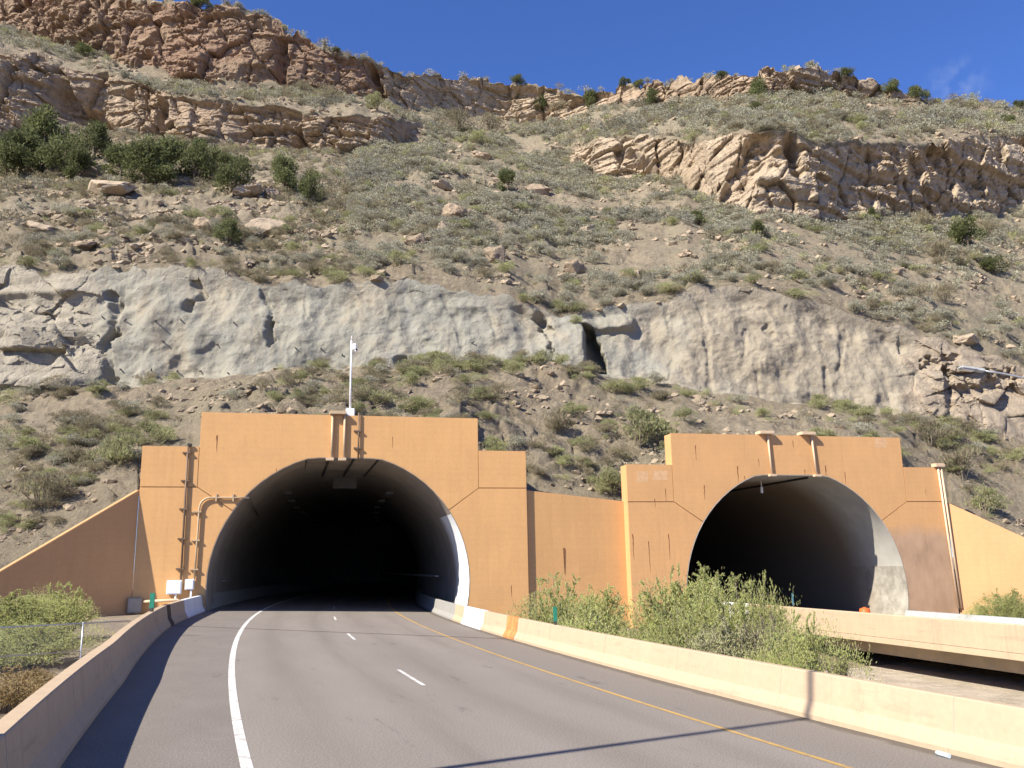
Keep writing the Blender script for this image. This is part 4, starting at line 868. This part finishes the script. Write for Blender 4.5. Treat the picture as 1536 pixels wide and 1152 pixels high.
# junipers: trunk, limbs and a crown of leaf clumps
def juniper_mesh(seed, n=3600):
    r = np.random.default_rng(seed); lumps = 16
    hgt = r.random(lumps); ang = r.random(lumps) * 6.283; rad = (.16 + .26 * r.random(lumps)) * (1 - .6 * hgt ** 1.5)
    cs = np.c_[np.cos(ang) * rad, np.sin(ang) * rad, .16 + .68 * hgt]; rr = (.12 + .11 * r.random(lumps))
    k = r.integers(0, lumps, n); d = rnd_dirs(n, r); C = cs[k] + d * (rr[k] * (.35 + .7 * r.random(n)))[:, None] * np.array([1, 1, 1.15]); C[:, 2] = np.maximum(C[:, 2], .03)
    D = unit(d * .5 + np.array([0, 0, .55]) + r.normal(0, .4, (n, 3))); S = unit(np.cross(D, rnd_dirs(n, r)))
    V = quads(C, D, S, .055 * (.6 + .8 * r.random(n)), .026 * (.7 + .6 * r.random(n)))
    b = B(); b.tube([Vector((0, 0, -.1)), Vector((.02, .01, .25)), Vector((-.01, .02, .6))], .035, 7, .012)
    for q_ in cs[::2]: b.tube([Vector((0, 0, .12 + .3 * q_[2])), Vector(q_) * .6 + Z * .1, Vector(q_)], .014, 5, .004)
    me = bpy.data.meshes.new('trunk'); b.b.to_mesh(me); b.b.free(); me.materials.append(M['bark'])
    return to_mesh('crown', V, 'leaf_juniper'), me
JUN = [juniper_mesh(500 + k) for k in range(6)]
for mk in ('green', 'brush', 'sage'):
    pass
def tree(x, yb, h_px, w_px, label, group=None, kind=0, nm='juniper_tree', cat='tree', leafm=None):
    p, n = hit(x, yb)
    if p is None:
        for dy in range(1, 40):
            p, n = hit(x, yb + dy)
            if p is not None: break
    if p is None: return
    s_ = p.y / FPX; H = h_px * s_ * 1.08; Wd = w_px * s_ / .82
    o = thing(nm, p - Z * .1, label, cat, group); cr, tr = JUN[kind % 6]
    if leafm:
        cr = cr.copy(); cr.materials.clear(); cr.materials.append(M[leafm])
    pr__ = ((cr, 'crown'), (tr, 'trunk'))
    if nm == 'shrub' and leafm != 'leaf_juniper':
        kd_ = {'leaf_green': 'green_shrub', 'leaf_brush': 'dry_brush', 'leaf_sage': 'sagebrush'}[leafm]; pr__ = ((MESH[kd_][kind % 5], 'foliage'), (STEM[kind % 4], 'stems')); Wd *= .62; H *= 1.05
    for me, n_ in pr__:
        c_ = bpy.data.objects.new(n_, me); COL.objects.link(c_); c_.parent = o
    o.scale = (Wd, Wd, H); o.rotation_euler = (0, 0, kind * 1.3)
    return o
T_left = [(62, 255, 90, 74), (30, 262, 62, 60), (96, 262, 60, 62), (142, 238, 52, 44), (180, 268, 50, 52), (215, 272, 58, 60), (255, 268, 62, 54), (292, 270, 58, 46), (330, 262, 40, 46), (350, 290, 54, 52), (118, 270, 46, 44), (8, 268, 50, 46), (235, 280, 40, 50)]
for k, a in enumerate(T_left): tree(a[0], a[1] + 2, a[2] * 1.16, a[3] * 1.2, 'dark green juniper in the dense row under the left cliffs', 'junipers in the dense row at left', k)
for k, (x, y, h_, w_, lb) in enumerate([(426, 288, 58, 46, 'pointed dark juniper just right of the left juniper row'), (465, 308, 62, 36, 'narrow juniper hugging the rock beside the pointed one'), (342, 368, 42, 42, 'small round juniper between two tilted boulders'),
        (761, 288, 38, 34, 'lone conical juniper in the middle of the sage slope'), (300, 10, 16, 40, 'juniper on the very top of the red cliff'), (505, 82, 14, 16, 'tiny juniper at the red cliff shoulder'), (775, 127, 16, 24, 'dark round juniper on the middle skyline'),
        (938, 128, 14, 18, 'left of two touching junipers on the skyline notch'), (958, 126, 15, 20, 'right of two touching junipers on the skyline notch'), (888, 163, 30, 30, 'dark juniper standing in the gap of the rim'), (977, 160, 30, 26, 'dark juniper against the tan rimrock face'),
        (1082, 118, 14, 20, 'brownish tree at the left end of the right rim'), (1270, 116, 16, 28, 'low tree on the pale crest of the right rim'), (1336, 142, 24, 32, 'grey juniper left of the darkest rim tree'), (1376, 151, 26, 32, 'darkest tree on the right skyline'),
        (1408, 154, 12, 12, 'very small tree on the right skyline'), (1530, 166, 18, 22, 'tree on the skyline at the picture edge'), (1511, 188, 18, 26, 'small juniper on the bare slope under the right skyline'), (1138, 150, 34, 34, 'round juniper below the right rim'),
        (1133, 166, 16, 24, 'low yellowish juniper under the round one'), (125, 88, 26, 34, 'dark juniper on the ledge below the red cliff'), (1137, 358, 30, 26, 'dark bush at the foot of the right outcrop'), (1310, 334, 24, 22, 'small bush under the pale wall of the outcrop'),
        (1452, 372, 50, 50, 'tall shrub on the right slope'), (1046, 336, 22, 24, 'small green bush left of the outcrop'), (1490, 410, 30, 42, 'dark rounded bush on the far right slope')]):
    tree(x, y, h_, w_, lb, None, k + 1)
for k, (x, y, h_, w_, lf, lb) in enumerate([(563, 166, 30, 44, 'leaf_green', 'bright green bush on the bench at the red cliff end'), (490, 155, 32, 44, 'leaf_brush', 'olive brush on the bench under the red cliff'), (452, 145, 32, 34, 'leaf_brush', 'dark brush against the red cliff base'), (680, 200, 44, 62, 'leaf_brush', 'wide grey brush below the middle rim'),
        (735, 198, 34, 50, 'leaf_brush', 'olive bush right of the wide grey brush'), (716, 215, 22, 36, 'leaf_green', 'small light bush below the wide grey brush'), (815, 178, 40, 34, 'leaf_juniper', 'tall dark bush against the middle rim'), (840, 172, 30, 30, 'leaf_brush', 'brush in the rim shade right of the tall dark bush'),
        (1060, 182, 30, 46, 'leaf_sage', 'grey green bush below the right rim'), (1385, 348, 40, 42, 'leaf_brush', 'olive bush under the outcrop at right'), (1415, 392, 46, 44, 'leaf_brush', 'olive bush beside the tall shrub on the right slope'), (1440, 400, 32, 46, 'leaf_brush', 'brown bush below the tall shrub'),
        (1478, 358, 40, 40, 'leaf_brush', 'olive bush right of the tall shrub'), (1415, 455, 36, 40, 'leaf_brush', 'grey brown bush low on the right slope'), (520, 298, 30, 42, 'leaf_brush', 'olive bush right of the juniper row'), (863, 486, 18, 20, 'leaf_green', 'green bush on top of the cut face at the dark cleft'),
        (240, 668, 40, 44, 'leaf_green', 'green shrub just above the left shoulder of the larger portal'), (960, 668, 60, 110, 'leaf_green', 'wide green shrub on the slope left of the smaller portal'), (918, 742, 46, 50, 'leaf_green', 'bright green shrub behind the connecting wall'), (835, 650, 44, 60, 'leaf_brush', 'brown brush on the slope between the portals'),
        (620, 622, 34, 56, 'leaf_green', 'green brush right of the camera pole'), (560, 610, 34, 60, 'leaf_green', 'green brush close by the camera pole'), (445, 600, 22, 30, 'leaf_green', 'small green tuft on the gravel left of the camera pole'), (60, 760, 60, 90, 'leaf_brush', 'brown brush above the left wing wall'),
        (180, 700, 56, 70, 'leaf_green', 'olive brush left of the larger portal'), (1445, 720, 60, 60, 'leaf_brush', 'grey brush right of the smaller portal'), (1395, 668, 44, 70, 'leaf_brush', 'low brush above the right shoulder of the smaller portal'), (1480, 770, 44, 60, 'leaf_green', 'green shrub above the right wing wall')]):
    tree(x, y, h_, w_, lb, None, k, 'shrub', 'shrub', lf)

# tamarisk bushes near the roads
def feather(seed, nst=40, n_leaf=150, spread=.5, tw=17):
    r = np.random.default_rng(seed); C, D, S, ln, wd = [], [], [], [], []; b = B()
    for k in range(nst):
        a = r.random() * 6.283; lean = spread * math.sqrt(r.random()); h = (.42 + .58 * r.random() ** 1.4) * (1 - .38 * (lean / spread) ** 2)
        base = np.array([math.cos(a) * lean * .25, math.sin(a) * lean * .25, -.03]); tip = np.array([math.cos(a) * lean, math.sin(a) * lean, h]); mid = (base + tip) / 2 + np.array([0, 0, .14]) + r.normal(0, .04, 3)
        b.tube([Vector(base), Vector(mid), Vector(tip)], .008, 4, .002)
        for j in range(tw):
            f_ = .22 + .78 * (j + r.random()) / tw; p = base * (1 - f_) ** 2 + mid * 2 * f_ * (1 - f_) + tip * f_ * f_
            td = unit((tip - base) * .55 + r.normal(0, .6, 3) + np.array([0, 0, .12])); L_ = (.055 + .085 * r.random()) * (1.15 - .4 * f_)
            m = n_leaf // 2; g = r.random(m); pc = p + td * (L_ * g)[:, None]; dd = unit(td * .9 + r.normal(0, .5, (m, 3)))
            C.append(pc); D.append(dd); S.append(unit(np.cross(dd, rnd_dirs(m, r)))); ln.append(.021 * (.6 + .8 * r.random(m))); wd.append(.006 * (.7 + .6 * r.random(m)))
    V = quads(np.concatenate(C), np.concatenate(D), np.concatenate(S), np.concatenate(ln), np.concatenate(wd))
    me = bpy.data.meshes.new('stems'); b.b.to_mesh(me); b.b.free(); me.materials.append(M['twig'])
    return V, me
def full(k):
    V, me = feather(900 + k, 40 + 4 * k); r = np.random.default_rng(60 + k)
    C_ = clump_bush(15000, 28, 950 + k, .025, .0062, .45, .95, .25) * np.array([1, 1, 1.02]); keep = r.random(len(C_)) < np.clip(1.25 - C_[:, 0, 2], .3, 1); C_ = C_[keep & (np.arange(len(C_)) < 15000)]
    return np.concatenate([V, C_]), me
FT = [full(k) for k in range(4)]; FM = {}
def bush(x, ytop, d, w_px, label, mat='leaf_tamarisk', k=0, nm='tamarisk_bush', cat='bush'):
    p = at(x, 900, d); zt_ = HC + float(ray(x, ytop)[2]) * d; zg = gh(p.x, p.y); H = (zt_ - zg) * 1.14; Wd = 1.12 * w_px * d / FPX
    if (k, mat) not in FM: FM[(k, mat)] = to_mesh('foliage', FT[k][0], mat)
    o = thing(nm, Vector((p.x, p.y, zg)), label, cat)
    for me, n_ in ((FM[(k, mat)], 'foliage'), (FT[k][1], 'stems')):
        c_ = bpy.data.objects.new(n_, me); COL.objects.link(c_); c_.parent = o
    o.scale = (Wd, Wd, H); o.rotation_euler = (0, 0, x * .37)
for a in [(838, 868, 41, 96, 'feathery bush in front of the recess beside the larger portal', 'leaf_tamarisk', 0), (893, 878, 43, 90, 'bush standing before the connecting wall', 'leaf_tamarisk', 1), (868, 915, 33, 130, 'low yellow green bush along the right barrier', 'leaf_tamarisk', 2), (938, 940, 31, 70, 'low bright bush behind the right barrier', 'leaf_tamarisk', 3),
          (1032, 848, 37, 150, 'tallest tamarisk overlapping the edge of the right tunnel', 'leaf_tamarisk', 1), (1000, 888, 38, 92, 'rounded tamarisk left of the tallest one', 'leaf_tamarisk', 2), (1100, 872, 34, 110, 'green tamarisk against the dark mouth of the right tunnel', 'leaf_tamarisk', 0), (1140, 874, 33, 70, 'upright sprigged tamarisk beside the bridge parapet', 'leaf_tamarisk', 3),
          (1085, 928, 28, 150, 'pale grey leafed bush in front of the tamarisks', 'leaf_grey', 1), (1025, 918, 30, 110, 'green bush in front of the tallest tamarisk', 'leaf_tamarisk', 0), (1140, 925, 28.5, 90, 'brownish bare twigged bush beside the grey bush', 'leaf_brush', 2), (1203, 924, 26, 112, 'large light green bush before the bridge parapet', 'leaf_tamarisk', 2), (1165, 950, 25, 90, 'low bush at the left foot of the large light bush', 'leaf_tamarisk', 3),
          (1250, 980, 26, 30, 'small brown tipped bush at the right end of the bushes', 'leaf_brush', 1),
          (88, 878, 34, 86, 'light green bush against the shaded wing wall', 'leaf_tamarisk', 0), (25, 886, 33, 130, 'green bush at the left picture edge by the wing wall', 'leaf_tamarisk', 1), (58, 928, 29, 140, 'rounded bush behind the chain link fence', 'leaf_tamarisk', 2), (-10, 965, 27.5, 120, 'shaded bush behind the fence at the picture edge', 'leaf_tamarisk', 3),
          (1505, 882, 53.5, 60, 'bush at the foot of the right wing wall', 'leaf_tamarisk', 1), (1468, 905, 54, 36, 'low plant left of the bush by the right wing wall', 'leaf_tamarisk', 2), (1540, 895, 52, 50, 'bush at the right picture edge by the wing wall', 'leaf_tamarisk', 0)]: bush(*a)
bush(20, 1003, 22.5, 90, 'tuft of straw coloured dry grass below the fence', 'leaf_drygrass', 0, 'dry_grass', 'grass tuft'); bush(60, 1000, 24, 60, 'smaller straw coloured tuft near the barrier', 'leaf_drygrass', 1, 'dry_grass', 'grass tuft')
bush(1050, 612, 1, 1, 'x', 'leaf_drygrass', 2) if False else None

# ------------------------------------------------------------------ boulders
def rock_mesh(seed, flat=.7):
    b = bmesh.new(); bmesh.ops.create_icosphere(b, subdivisions=4, radius=1); V = np.array([v_.co[:] for v_ in b.verts]); off = seed * 13.7
    f1, f2, rn = voro(V * 1.25 + off); n = fbm(V * 1.6 + off, 4); r = 1 + .35 * (rn - .5) * sst(0, .25, f2 - f1) + .35 * n
    for ax in np.random.default_rng(seed).normal(size=(7, 3)):
        ax = ax / np.linalg.norm(ax); dpt = (V * r[:, None]) @ ax; r = np.where(dpt > .68, r * .68 / np.maximum(dpt, .68), r)
    V = V * r[:, None] * np.array([1, .85, flat])
    for v_, c_ in zip(b.verts, V): v_.co = c_
    me = bpy.data.meshes.new('boulder'); b.to_mesh(me); b.free(); me.materials.append(M['rock_tan' if seed % 2 else 'rock_buff']); return me
RK = [rock_mesh(k, .55 + .1 * (k % 4)) for k in range(8)]
def boulder(x, y, w, h, label, group=None, k=0, tilt=0):
    p, n = hit(x, y)
    if p is None: return
    s_ = p.y / FPX; o = obj('boulder', RK[k % 8]); o.location = p + Z * h * s_ * .15; o.scale = (w * s_ * .62, w * s_ * .55, h * s_ * .62 / (.55 + .1 * (k % 4)))
    o.rotation_euler = (.1 * k % .3, tilt, k * 1.1 % .8); tag(o, label, 'boulder', group)
for k, a in enumerate([(163, 288, 72, 26, 'long flat topped slab below the left juniper row'), (308, 343, 40, 24, 'dark edged tilted block left of the small round juniper'), (398, 350, 66, 32, 'broad tilted boulder right of the small round juniper'), (742, 392, 40, 30, 'pale block perched above the middle of the cut face'),
        (665, 281, 32, 14, 'rounded pale boulder left of the lone conical juniper'), (805, 290, 40, 20, 'tan boulder right of the lone conical juniper'), (738, 281, 12, 14, 'small boulder touching the lone conical juniper'), (862, 408, 34, 26, 'mossy boulder above the dark cleft'), (945, 418, 30, 22, 'pale block left of the cut face crest'),
        (680, 325, 40, 30, 'angular boulder on the slope above the pale block'), (664, 348, 20, 24, 'upright stone below the angular boulder'), (625, 366, 34, 18, 'flat boulder left of the upright stone'), (885, 352, 30, 24, 'jagged stones on the middle sage slope'), (410, 298, 30, 22, 'block among the rocks under the pointed juniper'), (372, 290, 40, 20, 'shadowed block below the juniper row end'),
        (1290, 350, 18, 8, 'small pale slab below the outcrop'), (60, 345, 50, 18, 'layered slab on the far left slope'), (120, 372, 50, 16, 'low ledge block above the left rock face'), (480, 562, 12, 7, 'small yellow boulder on the crest left of the camera pole'), (1345, 412, 22, 14, 'pale stone on the right sage slope'), (1450, 512, 40, 20, 'orange tinted block above the right broken rock'),
        (835, 225, 20, 10, 'reddish stone on the slope below the middle rim'), (722, 238, 30, 14, 'reddish outcrop stone on the middle slope'), (135, 265, 24, 22, 'stone at the foot of the juniper row'), (320, 258, 18, 14, 'grey stone between junipers')]):
    boulder(*a, None, k, .25 * math.sin(k * 2.1))
rb = np.random.default_rng(77); zz_ = np.where(np.isin(zone, (1, 3, 4, 5)) & ok, ar, 0.) * (1 + 2 * (zone == 3)); pk = rb.choice(len(fc), 150, p=zz_ / zz_.sum())
for j, i_ in enumerate(pk):
    s_ = float(.25 + .9 * rb.random() ** 3); o = obj('boulder', RK[j % 8]); o.location = fc[i_]; o.scale = (s_, s_ * .9, s_ * .75); o.rotation_euler = (rb.normal() * .25, rb.normal() * .25, rb.random() * 6)
    tag(o, f'tan sandstone rock lying {ZL[int(zone[i_])]}', 'rock', f'tan rocks {ZL[int(zone[i_])]}')
# loose stones
sv, sf = [], []; ico = bmesh.new(); bmesh.ops.create_icosphere(ico, subdivisions=1, radius=1); IV = np.array([v_.co[:] for v_ in ico.verts]); IF = np.array([[v_.index for v_ in f_.verts] for f_ in ico.faces]); ico.free()
zs = np.where(np.isin(zone, (1, 2, 3, 4, 5)) & ok, ar, 0.) * np.where(zone == 1, 1.5, np.where(zone == 3, 1.5, .45)) * (.05 + sst(.0, .4, fbm(fc / 6. + 41, 3)) * 2.2); pk = rb.choice(len(fc), 19000, p=zs / zs.sum())
for j, i_ in enumerate(pk):
    s_ = (.05 + .34 * rb.random() ** 4) * (1 if zone[i_] == 1 else 1.6); sv.append((IV * (1 + .35 * rb.normal(size=(len(IV), 1)).clip(-1, 1)) * s_ * np.array([1, 1, .6])) @ np.array(Matrix.Rotation(rb.random() * 6, 3, 'Z')) + fc[i_] + np.array([rb.normal() * .1, 0, 0])); sf.append(IF + j * len(IV))
tag(obj('rubble', np_mesh('rubble', np.concatenate(sv), np.concatenate(sf), 'rock_buff')), 'loose broken stones scattered over the slopes', 'rubble', None, 'stuff')
